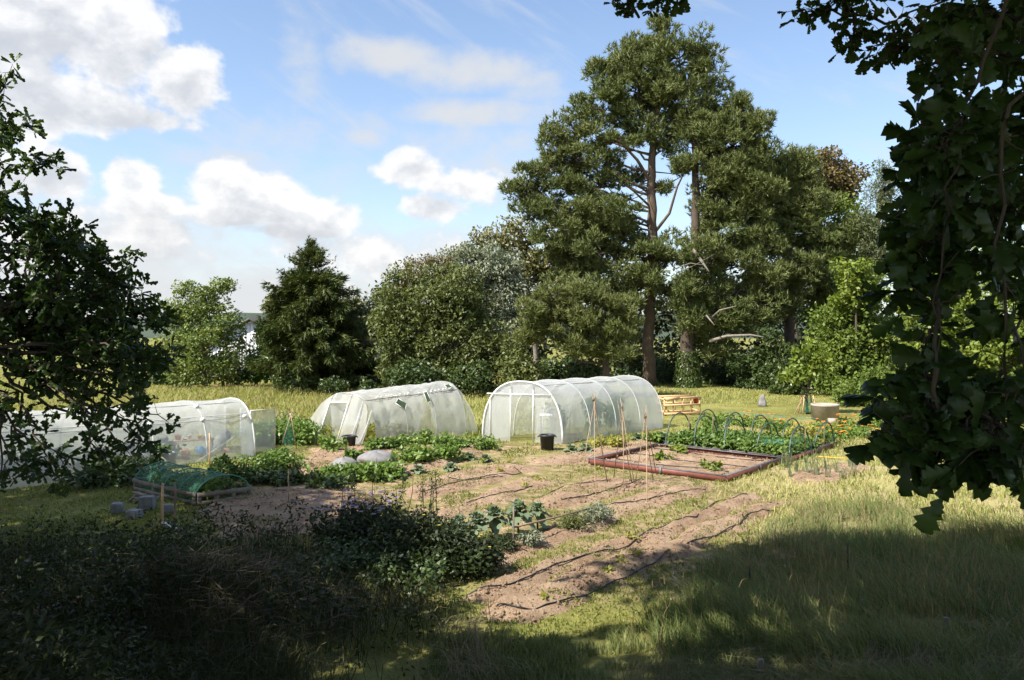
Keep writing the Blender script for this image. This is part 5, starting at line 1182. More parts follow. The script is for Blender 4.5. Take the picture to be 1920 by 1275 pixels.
def hose(pts, r=.016, up=.055):
    q = np.array([GG(a, b) for a, b in pts]); n = len(q); t = np.linspace(0, 1, n); tt = np.linspace(0, 1, n * 7)
    # smooth the corners a little
    k = np.stack([np.interp(tt, t, q[:, i]) for i in range(3)], 1); ker = np.ones(5) / 5
    for i in range(3):
        s = np.convolve(np.pad(k[:, i], 2, 'edge'), ker, 'valid'); k[:, i] = s
    wob = (.05 * np.sin(tt * n * 1.7 + n) + .025 * np.sin(tt * n * 4.1))[:, None] * np.array((.5, .6, 0)); k = k + wob; k[:, 2] = topz(k[:, 0], k[:, 1]) + .016 + .008 * np.sin(tt * 47 + n)
    return MB().tube(k, r, 6)
HOSES = [([(872, 1118), (930, 1104), (1000, 1086), (1040, 1062), (1090, 1042), (1170, 1030), (1210, 1008), (1250, 984), (1300, 975), (1325, 955), (1345, 938), (1405, 930)], 'drip hose winding along the upper front bed', .11),
         ([(925, 1142), (985, 1146), (1040, 1140), (1090, 1120), (1140, 1096), (1200, 1072), (1260, 1040)], 'drip hose along the near part of the lower front bed', .11),
         ([(1285, 1022), (1330, 1008), (1390, 985), (1400, 968), (1470, 955), (1486, 942)], 'drip hose along the far part of the lower front bed', .11),
         ([(1140, 948), (1200, 940), (1260, 926), (1330, 916)], 'drip hose on the bed in front of the red rail', .08), ([(1010, 935), (1050, 915), (1110, 905), (1150, 900)], 'drip hose looping by the bean canes', .08), ([(1050, 945), (1110, 930), (1180, 908), (1215, 900)], 'drip hose running under the bean wigwams', .08),
         ([(790, 925), (850, 905), (930, 890), (985, 888), (960, 878)], 'drip hose on the middle soil bed', .07), ([(830, 895), (880, 902), (945, 896)], 'short drip hose on the middle soil bed', .07), ([(870, 945), (940, 925), (1000, 912)], 'drip hose on the bed behind the kale', .06), ([(1010, 1000), (1040, 990), (1060, 985)], 'short bit of hose beside the pole rail', .07)]
for pts, lab, up in HOSES: tag(hose(pts, .0105, up).build('drip_hose', M['black'], smooth_=True), lab, 'hose')
for k, (v0, lab) in enumerate(((.75, 'nearest drip hose inside the open raised bed'), (1.75, 'middle drip hose inside the open raised bed'), (2.9, 'farthest drip hose inside the open raised bed'))):
    q = np.array([rb(u, v0 + .12 * math.sin(u * 2 + k), .0) for u in np.linspace(.3, RB_L - .3, 24)]); q = q[:, :]; q[:, 2] = gz(q[:, 0], q[:, 1]) + .115
    o = tag(MB().tube(q, .0125, 6).build('drip_hose', M['black'], smooth_=True), lab, 'hose')

def stake(px, py0, py1, r, mt, lab, name='stake'):
    p = GG(px, py1); t = P(px, py0, p[1]); return tag(MB().tube(curve(p - np.array((0, 0, .08)), t, 0, 4, .006), (r, r, r * .95, r * .9), 7).build(name, M[mt], smooth_=True), lab, 'stake')
stake(305, 906, 990, .024, 'timber', 'pale stake standing in front of the netted pallet bed'); stake(328, 905, 992, .022, 'cane_dk', 'darker stake in front of the netted pallet bed')
stake(541, 882, 938, .012, 'cane', 'thin cane alone on the shaded soil'); stake(1590, 1018, 1088, .011, 'black', 'thin dark rod standing in the long grass'); stake(1406, 1060, 1112, .012, 'black', 'shorter dark rod in the long grass near the bed')
for px, a, b, lab in ((1370, 1102, 1122, 'short post stub in the grass beside the shorter rod'), (1616, 1124, 1142, 'short post stub in the middle of the long grass'), (1774, 1158, 1196, 'short post stub in the grass on the right'), (1426, 1236, 1275, 'post stub at the bottom edge in the grass')): stake(px, a, b, .035, 'oldwood', lab, 'post_stub')
q0 = GG(305, 990); q1 = GG(330, 998); tag(MB().bar(q0 + np.array((0, 0, .1)), q1 + np.array((0, 0, .06)), .05, .03).build('white_board', M['white']), 'small white board at the foot of the pale stake', 'board')

def pole_rail():
    a = GG(963, 1026); b = GG(1133, 972); r = thing('pole_rail', 'low rail of one pole on two posts beside the kale', 'rail', a)
    ta = P(963, 950, a[1]); tb = P(1133, 944, b[1]); MB().tube(np.array((a - np.array((0, 0, .1)), ta)), .016, 6).build('post', M['oldwood'], r); MB().tube(np.array((b - np.array((0, 0, .1)), tb)), .022, 6).build('post', M['oldwood'], r)
    MB().tube(np.array((P(963, 989, a[1]), P(1050, 968, (a[1] + b[1]) / 2), P(1135, 946, b[1]))), (.018, .016, .013), 7).build('pole', M['cane_dk'], r, True)
pole_rail()
q = np.array([GG(a, b, .12) for a, b in ((1535, 864), (1560, 866), (1605, 869))]); tag(MB().tube(q, .014, 6).build('yellow_rope', M['yellow_rope']), 'taut yellow rope low over the onion patch', 'rope')

# ------------------------------------------------------------------ containers and small structures
def bucket(px, py, r, h, lab):
    p = GG(px, py); b = thing('black_bin', lab, 'bin', p)
    MB().lathe(p, [(r * .84, 0), (r * .97, h * .86), (r * 1.10, h * .87), (r * 1.10, h * .97), (r * 1.02, h), (r * .95, h * .99), (r * .84, .03)], 20).build('body', M['bucket'], b, True)
    for s in (-1, 1): MB().tube(p + np.array([(s * r * 1.08, -.05, h * .9), (s * r * 1.25, -.04, h * .84), (s * r * 1.25, .04, h * .84), (s * r * 1.08, .05, h * .9)]), .012, 6).build('handle', M['bucket'], b, True)
bucket(655, 838, .21, .36, 'black bin at the end of the sagging tunnel'); bucket(1026, 843, .225, .46, 'black bin in front of the middle tunnel doorway')

def compost():
    a = GG(1246, 780); b = GG(1312, 778); r = thing('timber_frame', 'open new-timber frame behind the middle tunnel', 'timber frame', (a + b) / 2); u = unit(b - a); L = np.linalg.norm(b - a); back = np.array((-u[1], u[0], 0)) * .9; h = .80
    for off, nm in ((0 * back, 0), (back, 1)):
        for i in range(5):
            q = a + off + u * L * i / 4; MB().box(q + np.array((0, 0, h / 2)), (.06, .05, h), math.atan2(u[1], u[0])).build('post', M['timber'], r)
        for z in (.10, .46, .76): MB().bar(a + off - u * .03 + np.array((0, -.045, z)), b + off + u * .03 + np.array((0, -.045, z)), .028, .085).build('rail', M['timber'], r)
    for q in (a, b):
        for z in (.16, .70): MB().bar(q + np.array((0, 0, z)), q + back + np.array((0, 0, z)), .03, .08).build('side_rail', M['timber'], r)
    MB().bar(a + u * L * .02 + np.array((0, -.075, .72)), a + u * L * .40 + np.array((0, -.075, .76)), .03, .15).build('board', M['timber'], r)
    q = b - u * .14 + back * .1; tag(MB().lathe(q + np.array((0, 0, .42)), [(.08, 0), (.11, .28), (.12, .28), (.10, .30)], 12).build('red_tub', M['red'], smooth_=True), 'red tub hung on the corner of the timber frame', 'tub')
compost()

p = GG(1547, 787); t = thing('water_tank', 'round pale concrete tank by the hedge', 'tank', p); MB().lathe(p, [(.52, 0), (.53, .56), (.55, .57), (.55, .64), (.47, .64), (.46, .30)], 28).build('wall', M['concrete'], t, True)
MB().lathe(p, [(.455, .0), (.455, .42)], 24).build('water', M['glass'], t); p2 = GG(1562, 796); tag(MB().box(p2 + np.array((0, 0, .12)), (.34, .2, .24), .2).build('pale_block', M['concrete']), 'pale block in front of the concrete tank', 'block')
p = GG(1430, 762); mb = MB(); prof = [(.20, 0), (.23, .06), (.19, .2), (.17, .32), (.10, .42), (.10, .5), (.03, .57)]; mb.lathe(p, prof, 14, .8); mb.v[0] = mb.v[0] + np.column_stack([.11 * vnoise(mb.v[0][:, 0] * 9, mb.v[0][:, 2] * 9, 1, 7)] * 2 + [np.zeros(len(mb.v[0]))])
tag(mb.build('grey_bag', M['fleece'], smooth_=True), 'grey hooded bag standing alone under the dark trees', 'bag')

def young_tree():
    p = GG(1514, 776); d = p[1]; r = thing('young_tree', 'young leaning tree in a timber and wire guard beside the tank', 'tree', p)
    tk = np.array([p, P(1512, 745, d), P(1516, 728, d), P(1522, 700, d + .2), P(1525, 670, d + .3)]); mb = MB().tube(tk, (.07, .06, .055, .045, .02), 8); C, R = clumps_in(lobes_at([(1505, 690, 36, 22), (1540, 680, 34, 24), (1520, 660, 36, 22), (1480, 700, 24, 14)], d), 46, .3); limbs(mb, tk, C, 14, .02); mb.build('trunk', M['bark_dk'], r, True)
    cm = MB(); clump_leaves(cm, T_CARD, C, R, 40, .19); cm.build('crown', M['bright'], r)
    for a, b in ((-.26, -.2), (.26, -.2), (.26, .2), (-.26, .2)):
        MB().bar(p + np.array((a * 1.2, b * 1.2, 0)), p + np.array((a * .7, b * .7, .82)), .04, .04, (1, 0, 0)).build('guard_post', M['timber'], r)
    MB().lathe(p + np.array((0, 0, .08)), [(.25, 0), (.20, .62)], 10, 1, False).build('wire_guard', M['net_dark'], r)
    MB().bar(p + np.array((-.65, -.2, 0)), p + np.array((-.12, 0, .8)), .03, .03, (1, 0, 0)).build('brace', M['cane'], r)
young_tree()

def pallet_bed():
    c = GG(368, 950); L = GG(248, 919); e1 = unit(L - c); n1 = np.linalg.norm(L - c); e2 = np.array((-e1[1], e1[0], 0)); e2 = e2 if e2[0] > 0 else -e2; e2 = unit(e2 + .2 * e1 * -1); w = 1.15
    r = thing('pallet_bed', 'low bed boxed in with pallets under a green net tunnel', 'raised bed', c)
    for a, b in ((c, c + e2 * w), (c, L), (L, L + e2 * w), (c + e2 * w, L + e2 * w)):
        t = unit(b - a)
        for z in (.05, .22): MB().bar(a + t * .03 + np.array((0, 0, z)), b - t * .03 + np.array((0, 0, z)), .02, .09).build('slat', M['oldwood'], r)
        for f in (.04, .35, .65, .96):
            q = a + (b - a) * f; MB().box(q + np.array((0, .03, .14)), (.07, .06, .26), math.atan2(t[1], t[0])).build('post', M['oldwood'], r)
    rings = []
    for k in range(5):
        a = c + e1 * n1 * (.02 + .24 * k) + np.array((0, 0, .1)); b = a + e2 * w; ang = np.linspace(0, PI, 20); pts = (a + b) / 2 + (a - b)[None] / 2 * np.cos(ang)[:, None] + np.array((0, 0, 1.0)) * (np.sin(ang) ** .85 * .47)[:, None]; rings.append(pts); MB().tube(pts, .013, 6).build('hoop', M['pvc_mint'], r, True)
    V = np.array([rings[min(4, int(k / 3))] * (1 - (k % 3) / 3) + rings[min(4, int(k / 3) + 1)] * ((k % 3) / 3) + np.array((0, 0, .012 - .035 * (k % 3 > 0))) for k in range(13)]); k = 20; i, j = np.meshgrid(np.arange(k - 1), np.arange(12)); a = (j * k + i).ravel(); MB().add(V.reshape(-1, 3), np.stack((a, a + 1, a + k + 1, a + k), 1)).build('net', M['net_dark'], r, True)
    m = 90; C = np.array([c + e1 * n1 * rng.uniform(.06, .95) + e2 * w * rng.uniform(.1, .9) + np.array((0, 0, rng.uniform(.12, .36))) for _ in range(m)]); cm = MB(); clump_leaves(cm, T_LEAF, C, np.full(m, .13), 24, .10); o = stuff(cm, 'netted_crops', M['veg'], 'leafy crops under the green net of the pallet bed', 'plants')
    q = GG(275, 942); p = thing('broken_pallet', 'short broken pallet leaning at the corner of the netted bed', 'pallet', q)
    for k in range(2): MB().bar(q + np.array((-.32, .1, .2 - .1 * k)), q + np.array((.34, -.35, .16 - .1 * k)), .09, .02).build('slat', M['oldwood'], p)
    for k in range(4):
        s = q + np.array((-.3 + .2 * k, .08 - .14 * k, .12)); MB().bar(s - np.array((.08, .1, .1)), s + np.array((.08, .1, .06)), .05, .03).build('cross_bar', M['oldwood'], p)
pallet_bed()

def bevel_block(p, size, rz):
    import bmesh
    bm = bmesh.new(); bmesh.ops.create_cube(bm, size=1); bmesh.ops.scale(bm, vec=size, verts=bm.verts); bmesh.ops.bevel(bm, geom=bm.edges[:], offset=.018, segments=2, affect='EDGES')
    for v in bm.verts: v.co += (v.co.normalized() * random.uniform(-.006, .006))
    me = bpy.data.meshes.new('concrete_block'); bm.to_mesh(me); bm.free(); me.materials.append(M['block']); o = bpy.data.objects.new('concrete_block', me); COL.objects.link(o); o.location = (p[0], p[1], p[2] + size[2] / 2); o.rotation_euler = (0, 0, rz); return o
for px, py, s, rz, lab in ((220, 962, (.22, .22, .20), .3, 'pale concrete block farthest left of the four by the stakes'), (252, 972, (.26, .22, .17), -.3, 'low concrete block nearest the camera by the stakes'), (276, 955, (.28, .24, .26), .1, 'largest concrete block against the broken pallet'), (313, 962, (.2, .18, .17), .5, 'small concrete block between the two stakes')): tag(bevel_block(GG(px, py), s, rz), lab, 'block')

def lumpy(name, mat, c, r, lab, cat, seed, flat=False, tilt=0.0):
    n, k = 22, 14; V = []
    for i in range(k):
        th = PI * i / (k - 1)
        for j in range(n):
            ph = 2 * PI * j / n; d = np.array((math.sin(th) * math.cos(ph), math.sin(th) * math.sin(ph), math.cos(th))); s = 1 + .32 * float(vnoise(np.array(ph * 1.3 + seed), np.array(th * 2), 1.2, seed)); V.append(d * np.array(r) * s)
    V = np.array(V); V[:, 2] = V[:, 2] + V[:, 0] * tilt; V[:, 2] = np.maximum(V[:, 2], -r[2] * .3) + r[2] * .3
    i, j = np.meshgrid(np.arange(n), np.arange(k - 1)); a = (j * n + i).ravel(); b = (j * n + (i + 1) % n).ravel()
    return tag(MB().add(V + np.asarray(c), np.stack((a, b, b + n, a + n), 1)).build(name, M[mat], smooth_=True), lab, cat)
lumpy('old_sack', 'oldsack', GG(330, 1016), (.30, .16, .17), 'mossy bulging sack lying by the stakes', 'sack', 3, tilt=.25)
lumpy('fleece_mound', 'fleece', GG(645, 876), (.36, .3, .20), 'smaller grey fleece mound among the crops', 'fleece', 5); lumpy('fleece_mound', 'fleece', GG(705, 866), (.52, .4, .22), 'larger grey fleece mound among the crops', 'fleece', 8); lumpy('fleece_mound', 'fleece', GG(770, 858), (.3, .2, .10), 'flat grey end of fleece behind the leafy row', 'fleece', 9)

def brush_heap():
    c = np.array((-3.9, 9.2, 0)); r = thing('brushwood_heap', 'heap of dry dead stems and twigs in the front shade', 'brushwood', (c[0], c[1], float(gz(c[0], c[1])))); mb = MB()
    for i in range(950):
        a = rng.uniform(0, 2 * PI); q = rng.uniform(0, 1) ** .6; x = c[0] + q * 1.9 * math.cos(a); y = c[1] + q * 1.5 * math.sin(a); z = float(gz(x, y)) + .05 + .30 * rng.uniform() * (1 - q * .6); b = rng.uniform(0, 2 * PI); L = rng.uniform(.15, .55)
        d = np.array((math.cos(b) * L, math.sin(b) * L, rng.uniform(-.12, .16))); s = np.array((x, y, z)); mb.tube(np.array((s, s + d * .5 + rng.normal(size=3) * .03, s + d)), (.008, .006, .003), 3, False)
    mb.build('stems', M['dry'], r, kind='stuff')
    for k, (px, py) in enumerate(((735, 1125), (770, 1120))):
        p = GG(px, py + 20, .03); tag(MB().tube(np.array((p, p + np.array((.10, .05, .22)), p + np.array((.04, .1, .40)))) if k == 0 else np.array((p, p + np.array((.18, 0, .10)), p + np.array((.34, .02, .02)))), (.014, .011, .006), 5).build('fallen_twig', M['dry'], smooth_=True), ('upright bent twig at the edge of the shade' if k == 0 else 'twig arched on the lit grass beside the heap'), 'twig')
brush_heap()

def wire_cage():
    p = GG(540, 842); r = thing('fruit_cage', 'green-netted cane frame between the long and the sagging tunnels', 'fruit cage', p)
    for a, b in (((547, 772), (525, 845)), ((545, 775), (556, 842)), ((540, 772), (575, 815))): 
        q = GG(*b); MB().tube(np.array((q, P(*a, q[1]))), .013, 6).build('cane', M['cane'], r)
    for k, x in enumerate((512, 530, 545)):
        q = GG(x - 18, 822); s = GG(x + 22, 826); ang = np.linspace(0, PI, 18); pts = (q + s) / 2 + (q - s)[None] / 2 * np.cos(ang)[:, None] + np.array((0, 0, 1)) * (np.sin(ang) ** .8 * .9)[:, None]; MB().tube(pts, .012, 6).build('hoop', M['pvc_green'], r, True)
    q = GG(540, 843); n = 10; V = []
    for i in range(n):
        for j in range(6): V.append(q + np.array(((j / 5 - .5) * .42 * (1.1 - i / 11) + .02 * math.sin(i + j * 2), .05 * math.sin(j * 2 + i), i / 9 * .95)))
    i, j = np.meshgrid(np.arange(5), np.arange(n - 1)); a = (j * 6 + i).ravel(); MB().add(np.array(V), np.stack((a, a + 1, a + 7, a + 6), 1)).build('net', M['net'], r, True)
wire_cage()

# ------------------------------------------------------------------ crops and flowers
def leafy(name, lab, cat, px, py, r, h, mt, n=12, per=30, leaf=.12, group=None, tmpl=T_LEAF, cr=None, stem=True, up=.7):
    p = GG(px, py); t = thing(name, lab, cat, p, group)
    C = p + np.column_stack((rng.normal(size=n) * r * .5, rng.normal(size=n) * r * .5, rng.uniform(.1, .78, n) * h)); cm = MB(); clump_leaves(cm, tmpl, C, np.full(n, cr or r * .45), per, leaf, .8, up); cm.build('foliage', M[mt], t)
    if stem:
        sm = MB()
        for c in C[:8]: sm.tube(np.array((p + rng.normal(size=3) * np.array((.04, .04, 0)), (p + c) / 2 + rng.normal(size=3) * .03, c)), (.010, .008, .004), 4, False)
        sm.build('stem', M['veg'], t)
    return t, p, C

def crops():
    pot = 'potato plants in front of the sagging tunnel'
    spots = [(622, 842, .34, .34, 'leafy green plant left of the black bin by the sagging tunnel'), (706, 842, .30, .26, 'leafy plant just right of the black bin by the sagging tunnel'), (742, 838, .36, .30, None), (775, 836, .36, .32, None), (800, 832, .40, .42, 'tallest leafy plant in front of the sagging tunnel'), (830, 838, .36, .30, None), (862, 838, .34, .26, None), (902, 842, .42, .40, 'leafy plant by the corner of the middle tunnel'), (660, 862, .22, .30, 'small bushy plant behind the fleece mounds')]
    nth = iter(('first', 'second', 'third', 'fourth'))
    for px, py, r, h, lab in spots: leafy('leafy_vegetable', lab or '%s low potato plant from the left along the sagging tunnel' % next(nth), 'plant', px, py, r, h, 'veg', 12, 30, .13, group=pot if lab is None else None)
    row = 'spinach plants in the bright near row'
    for k, px in enumerate((622, 648, 674, 700, 728)): leafy('spinach_plant', '%s bright spinach plant from the left below the fleece mounds' % ('first', 'second', 'third', 'fourth', 'fifth')[k], 'plant', px, 902 - k * 1.5, .40, .34, 'veg', 14, 34, .14, group=row)
    for px, py, lab in ((770, 862, 'leafy marrow plant behind the right end of the spinach'), (805, 862, 'leafy marrow plant left of the pale cabbage'), (840, 858, 'leafy marrow plant nearest the middle tunnel corner')): leafy('marrow_plant', lab, 'plant', px, py, .42, .30, 'veg', 12, 26, .16)
    for px, py, lab in ((752, 893, 'grey-green cabbage at the end of the spinach row'), (785, 886, 'grey-green cabbage beside the soil bed'), (845, 882, 'spiky grey-green cabbage on the soil edge'), (880, 862, 'upright grey-green cabbage near the middle tunnel'), (910, 866, 'low grey-green cabbage near the middle tunnel')): kale(px, py, .30, lab, 'cabbage', False)
    for px, py, lab in ((1072, 848, 'grey-green cabbage at the near foot of the middle tunnel'), (1098, 846, 'second grey-green cabbage along the middle tunnel side'), (1196, 826, 'grey-green cabbage at the far end of the middle tunnel side'), (1243, 830, 'tall blue-green kale at the left corner of the hooped bed')): kale(px, py, .34 if px < 1240 else .5, lab, 'cabbage', False)
    for px, lab in ((1125, 'yellowish courgette by the bean canes'), (1160, 'yellowish courgette along the middle tunnel'), (1225, 'leafy courgette behind the hooped bed corner')): leafy('courgette_plant', lab, 'plant', px, 836 if px < 1200 else 828, .36, .26, 'yellow' if px < 1200 else 'veg', 10, 26, .14)
    leafy('fennel_bush', 'feathery bright green bush by the end of the long tunnel', 'plant', 518, 880, .55, .52, 'veg', 46, 60, .085, cr=.2, tmpl=T_CARD)
    for px, py, lab in ((505, 832, 'raspberry bush left under the netted frame'), (540, 826, 'raspberry bush in the middle of the netted frame'), (572, 832, 'raspberry bush touching the sagging tunnel')): leafy('raspberry_bush', lab, 'bush', px, py, .55, .75, 'veg', 26, 50, .13)
    for px, py, lab in ((405, 898, 'young bean plant left of the soil strip by the long tunnel'), (434, 900, 'young bean plant in the middle of the strip by the long tunnel'), (466, 902, 'tallest young bean plant by the shade edge'), (420, 884, 'low bean plant nearest the long tunnel')): leafy('bean_plant', lab, 'plant', px, py, .20, .46, 'veg_dark', 12, 26, .10)
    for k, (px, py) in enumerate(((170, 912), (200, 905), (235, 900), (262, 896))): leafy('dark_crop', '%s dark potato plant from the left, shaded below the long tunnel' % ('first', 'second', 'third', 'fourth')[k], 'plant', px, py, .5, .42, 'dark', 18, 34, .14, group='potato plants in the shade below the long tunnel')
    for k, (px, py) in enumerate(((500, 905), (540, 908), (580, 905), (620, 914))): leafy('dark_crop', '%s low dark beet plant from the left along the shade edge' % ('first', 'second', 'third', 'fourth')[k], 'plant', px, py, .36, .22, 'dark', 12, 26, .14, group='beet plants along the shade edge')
    # small seedlings scattered on the beds
    sd = [(958, 868), (905, 868), (940, 885), (985, 915), (1010, 902), (1075, 1052), (1188, 1008), (1196, 1040), (1028, 1128), (1120, 880), (1145, 1075), (1165, 1052)]
    for px, py in sd: leafy('seedling', 'tiny pale seedling on the bare soil', 'seedling', px, py, .09, .10, 'yellow', 4, 9, .07, group='seedlings dotted over the soil beds', stem=False)
    for u, v, lab in ((.8, .9, 'bright lettuce inside the open raised bed'), (2.6, 1.5, 'small yellowish lettuce inside the open raised bed'), (2.9, 3.0, 'weedy tuft at the back of the open raised bed')):
        p = rb(u, v); t = thing('lettuce', lab, 'lettuce', p); cm = MB(); C = p + np.column_stack((rng.normal(size=6) * .10, rng.normal(size=6) * .10, .16 + .06 * rng.uniform(size=6))); clump_leaves(cm, T_LEAF, C, np.full(6, .10), 18, .13, .6, 1.0); cm.build('foliage', M['bright'], t)
    # kale by the rail
    for px, py, h, lab, st in ((928, 1012, .62, 'tall kale plant left of the pole rail', True), (972, 1004, .66, 'tall kale with the broadest head behind the left post', True), (1008, 994, .55, 'kale with a yellowing stem right of the left post', True), (862, 1016, .5, 'shaded kale plant beside the flower bushes', True), (896, 1022, .6, 'shaded kale plant between the flowers and the rail', True)): kale(px, py, h, lab, 'kale', st)
    for px, py, r, h, mt, lab in ((1066, 990, .26, .30, 'willow', 'low brownish herb under the pole rail'), (1096, 984, .32, .36, 'silver', 'silvery sage bush under the pole rail'), (1122, 974, .24, .30, 'silver', 'small silvery sage by the right post'), (992, 1022, .16, .26, 'silver', 'small silvery herb in front of the kale'), (945, 1028, .18, .2, 'weed', 'small dark herb in front of the shaded kale')): leafy('herb_bush', lab, 'herb', px, py, r, h, mt, 16, 34, .08, tmpl=T_NARROW)
    # flower bushes in the shade
    for k, (px, py, r, h, mt, fl, lab) in enumerate(((640, 1030, .62, .85, 'weed', 'purple', 'dark bush of mauve daisies, left of the group'), (705, 1040, .6, .95, 'weed', 'purple', 'dark bush with a few mauve daisies, in the middle of the group'), (770, 1060, .62, .85, 'weed', 'yflower', 'dark leafy bush with sparse yellow flowers'), (830, 1068, .5, .8, 'weed', 'yflower', 'dark leafy bush beside the grass path'), (690, 1085, .7, .55, 'dark', None, 'low dark bush at the front of the flower group'), (750, 1095, .6, .45, 'dark', None, 'low dark fern-like bush near the lit grass'), (895, 1078, .3, .55, 'weed', 'yflower', 'yellow-flowered weed leaning over the path'))):
        t, p, C = leafy('flower_bush', lab, 'bush', px, py, r, h, mt, 46, 66, .068, cr=.22, tmpl=T_CARD)
        if fl:
            for i in range(40 if fl == 'purple' else 4):
                q = p + np.array((rng.normal() * r * .45, rng.normal() * r * .45 - .1, h * rng.uniform(.8, 1.15))); m = 9; a = np.arange(m) / m * 2 * PI; dv = np.column_stack((np.cos(a), np.sin(a) * .8, .3 + 0 * a)); fm = MB(); scatter(fm, T_NARROW, np.tile(q, (m, 1)), dv, np.tile((0, -.3, 1.0), (m, 1)), .045 if fl == 'purple' else .028); fm.build('flower', M[fl], t)
    p = GG(740, 1030); t = thing('seed_stalks', 'tall dark seed stalks standing out of the flower bushes', 'plant', p)
    for i in range(13):
        q = p + np.array((rng.uniform(-.9, .8), rng.uniform(-.2, .7), 0)); hh = rng.uniform(.9, 1.3); m = MB().tube(curve(q, q + np.array((rng.normal() * .12, rng.normal() * .1, hh)), 0, 5, .01), (.008, .007, .006, .005, .004), 4, False)
        C = q + np.column_stack((rng.normal(size=5) * .02, rng.normal(size=5) * .02, np.linspace(hh * .75, hh, 5))); clump_leaves(m, T_NARROW, C, np.full(5, .05), 8, .06); m.build('stalk', M['weed'], t)
    # onions
    for k in range(22):
        px = 1462 + 140 * rng.uniform(); py = 868 + 30 * rng.uniform(); p = GG(px, py); mb = blades(MB(), np.tile(p, (9, 1)) + rng.normal(size=(9, 3)) * np.array((.03, .03, 0)), .42, .02, .35); tag(mb.build('onion_plant', M['onion']), 'upright grey-green onion plant right of the raised beds', 'onion', 'onion plants right of the raised beds')
    # orange flowers
    fl = [(1442, 806, 'orange flowers seen through the middle back hoops'), (1470, 812, 'orange flowers seen through the fourth back hoop'), (1536, 815, 'orange flowers in front of the concrete tank'), (1548, 832, 'orange flower clump beside the rightmost back hoop'), (1580, 822, 'orange flower clump right of the hoops'), (1592, 806, 'orange flowers near the hedge, right of the tank'), (1620, 818, 'orange flowers half hidden by the oak leaves'), (1828, 880, 'orange-flowered mound under the hanging oak branch'), (1405, 800, 'few orange flowers behind the third hoop')]
    for px, py, lab in fl:
        t, p, C = leafy('orange_flower_clump', lab, 'flowers', px, py, .42, .42, 'veg', 16, 30, .11)
        for i in range(14):
            q = p + np.array((rng.normal() * .28, rng.normal() * .25, .42 * rng.uniform(.7, 1.35))); m = 8; a = np.arange(m) / m * 2 * PI; fm = MB(); scatter(fm, T_CARD, np.tile(q, (m, 1)), np.column_stack((np.cos(a), np.sin(a), .5 + 0 * a)), np.tile((0, -.3, 1.0), (m, 1)), .05 + .03 * rng.uniform()); fm.build('flower', M['orange'], t)
    for px, py, lab in ((1500, 822, 'tall yellowish weed through the back hoops'), (1640, 800, 'leafy mound at the foot of the hedge'), (1700, 812, 'leafy mound behind the oak leaves'), (1355, 795, 'leafy clump behind the left hoops'), (1330, 806, 'leafy clump behind the first back hoop')): leafy('weed_clump', lab, 'weeds', px, py, .5, .45, 'veg' if px != 1500 else 'yellow', 18, 30, .12)
    C = np.array([GG(1060 + 150 * rng.uniform(), 734 + 6 * rng.uniform()) for _ in range(40)]); 

def kale(px, py, h, lab, cat, stem=True):
    p = GG(px, py); t = thing('kale_plant' if cat == 'kale' else 'cabbage_plant', lab, cat, p); b = p + np.array((0, 0, h * (.55 if stem else .15)))
    MB().tube(curve(p, b + np.array((0, 0, h * .2)), 0, 4, .02), (.022, .02, .018, .012), 6).build('stem', M['onion'], t, True)
    n = 15; a = np.arange(n) * 2.4 + rng.uniform(0, 6); z = np.linspace(0, 1, n); el = -.35 + 1.5 * z; mb = MB(); k = 7
    L = (h * .5 if stem else h * .95) * (1.1 - .45 * z)
    for i in range(n):
        d = np.array((math.cos(a[i]) * math.cos(el[i]), math.sin(a[i]) * math.cos(el[i]), math.sin(el[i]))); s = np.array((-math.sin(a[i]), math.cos(a[i]), 0)); up = np.cross(d, s); V = []
        for q in range(k):
            f = q / (k - 1); c = b + np.array((0, 0, h * .22 * z[i])) + d * L[i] * f + np.array((0, 0, -.35 * L[i] * f * f)); w = L[i] * .34 * math.sin(PI * min(1, .12 + f * .86)) ** .8 * (1 if f > .15 else .3); ru = .03 * math.sin(f * 19 + i)
            V += [c - s * w + up * (.12 * w + ru), c - up * .04 * w, c + s * w + up * (.12 * w - ru)]
        Fq = [(q * 3 + m, q * 3 + m + 1, q * 3 + m + 4, q * 3 + m + 3) for q in range(k - 1) for m in (0, 1)]
        MB().add(np.array(V), Fq).build('leaf', M['kale'], t, True)
crops()

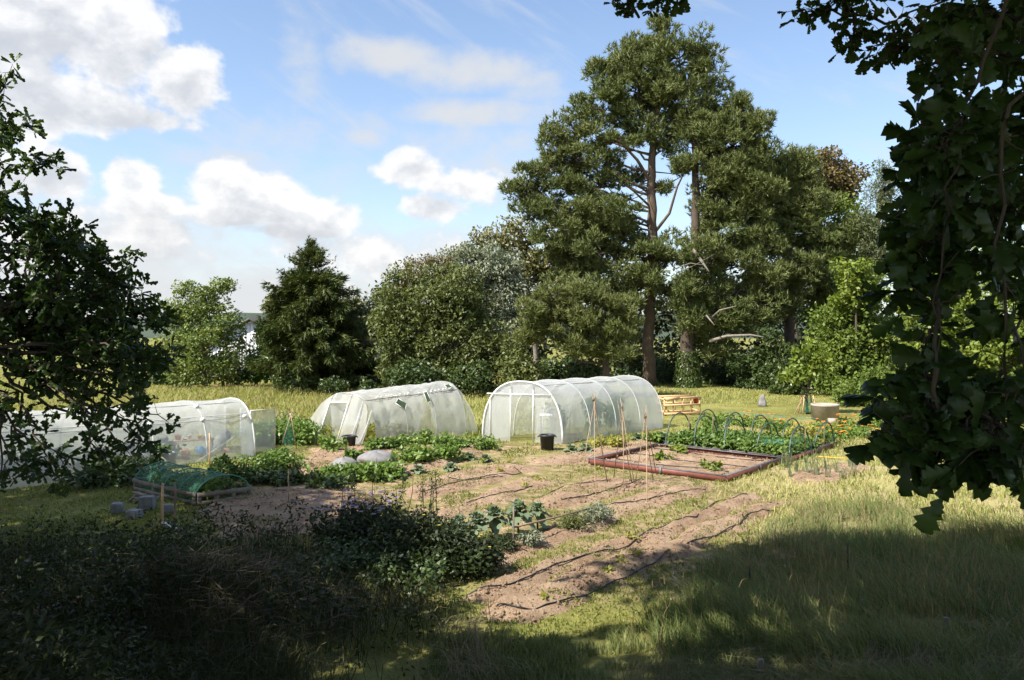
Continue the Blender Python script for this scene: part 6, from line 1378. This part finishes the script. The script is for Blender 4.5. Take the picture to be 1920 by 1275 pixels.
# ------------------------------------------------------------------ buildings behind the trees
def buildings():
    d = 60; apex = P(470, 596, d); el = P(380, 645, d); er = P(560, 645, d); g = np.array((apex[0], d, 0)); r = thing('white_house', 'white boarded gable showing between the airy tree and the spruce', 'house', g)
    w0, w1 = el[0] + .5, er[0] - .5; ez = el[2] + .3; dep = 6.0
    V = [(w0, d, -.2), (w1, d, -.2), (w1, d, ez), (apex[0], d, apex[2] - .25), (w0, d, ez)]; V = V + [(x, d + dep, z) for x, y, z in V]
    MB().add(np.array(V), [(0, 1, 2, 3, 4), (9, 8, 7, 6, 5), (0, 4, 9, 5), (1, 6, 7, 2), (0, 5, 6, 1)]).build('wall', M['housewall'], r)
    for s, e in ((-1, el), (1, er)):
        a = np.array((apex[0], d - .35, apex[2])); b = np.array((e[0], d - .35, e[2])); back = np.array((0, dep + .7, 0)); th = np.array((0, 0, -.16)); q = [a, b, b + back, a + back]; MB().add(np.array(q + [x + th for x in q]), [(0, 1, 2, 3), (7, 6, 5, 4), (0, 4, 5, 1), (1, 5, 6, 2), (2, 6, 7, 3)]).build('roof', M['slate'], r)
    for k in range(22):
        x = w0 + (w1 - w0) * (k + .5) / 22; top = np.interp(x, [w0, apex[0], w1], [ez, apex[2] - .35, ez]); MB().box((x, d - .012, top / 2), ((w1 - w0) / 22 - .03, .02, top)).build('board', M['housewall'], r)
    wn = MB().box((apex[0] - 1.4, d - .04, 1.5), (1.0, .06, 1.1)).build('window', M['white'], r); MB().box((apex[0] - 1.4, d - .075, 1.5), (.86, .02, .96)).build('pane', M['glass'], wn)
    d = 50; a = P(645, 690, d); b = P(700, 690, d); top = P(0, 640, d)[2]; r = thing('outbuilding', 'low white outbuilding half hidden to the right of the spruce', 'shed', ((a[0] + b[0]) / 2, d, 0))
    MB().box(((a[0] + b[0]) / 2, d + 1.2, top / 2), (b[0] - a[0], 2.4, top)).build('wall', M['housewall'], r); MB().box(((a[0] + b[0]) / 2, d + 1.1, top + .07), (b[0] - a[0] + .5, 3.0, .14)).build('roof', M['concrete'], r)
    dn = MB().box((a[0] + 1.0, d - .02, .95), (.8, .05, 1.9)).build('door', M['oldwood'], r); MB().box((a[0] + 1.3, d - .06, .95), (.03, .04, .12)).build('handle', M['steel'], dn)
    MB().box((b[0] - .18, d - .25, .75), (.35, .3, 1.5)).build('pillar', M['housewall'], r)
buildings()
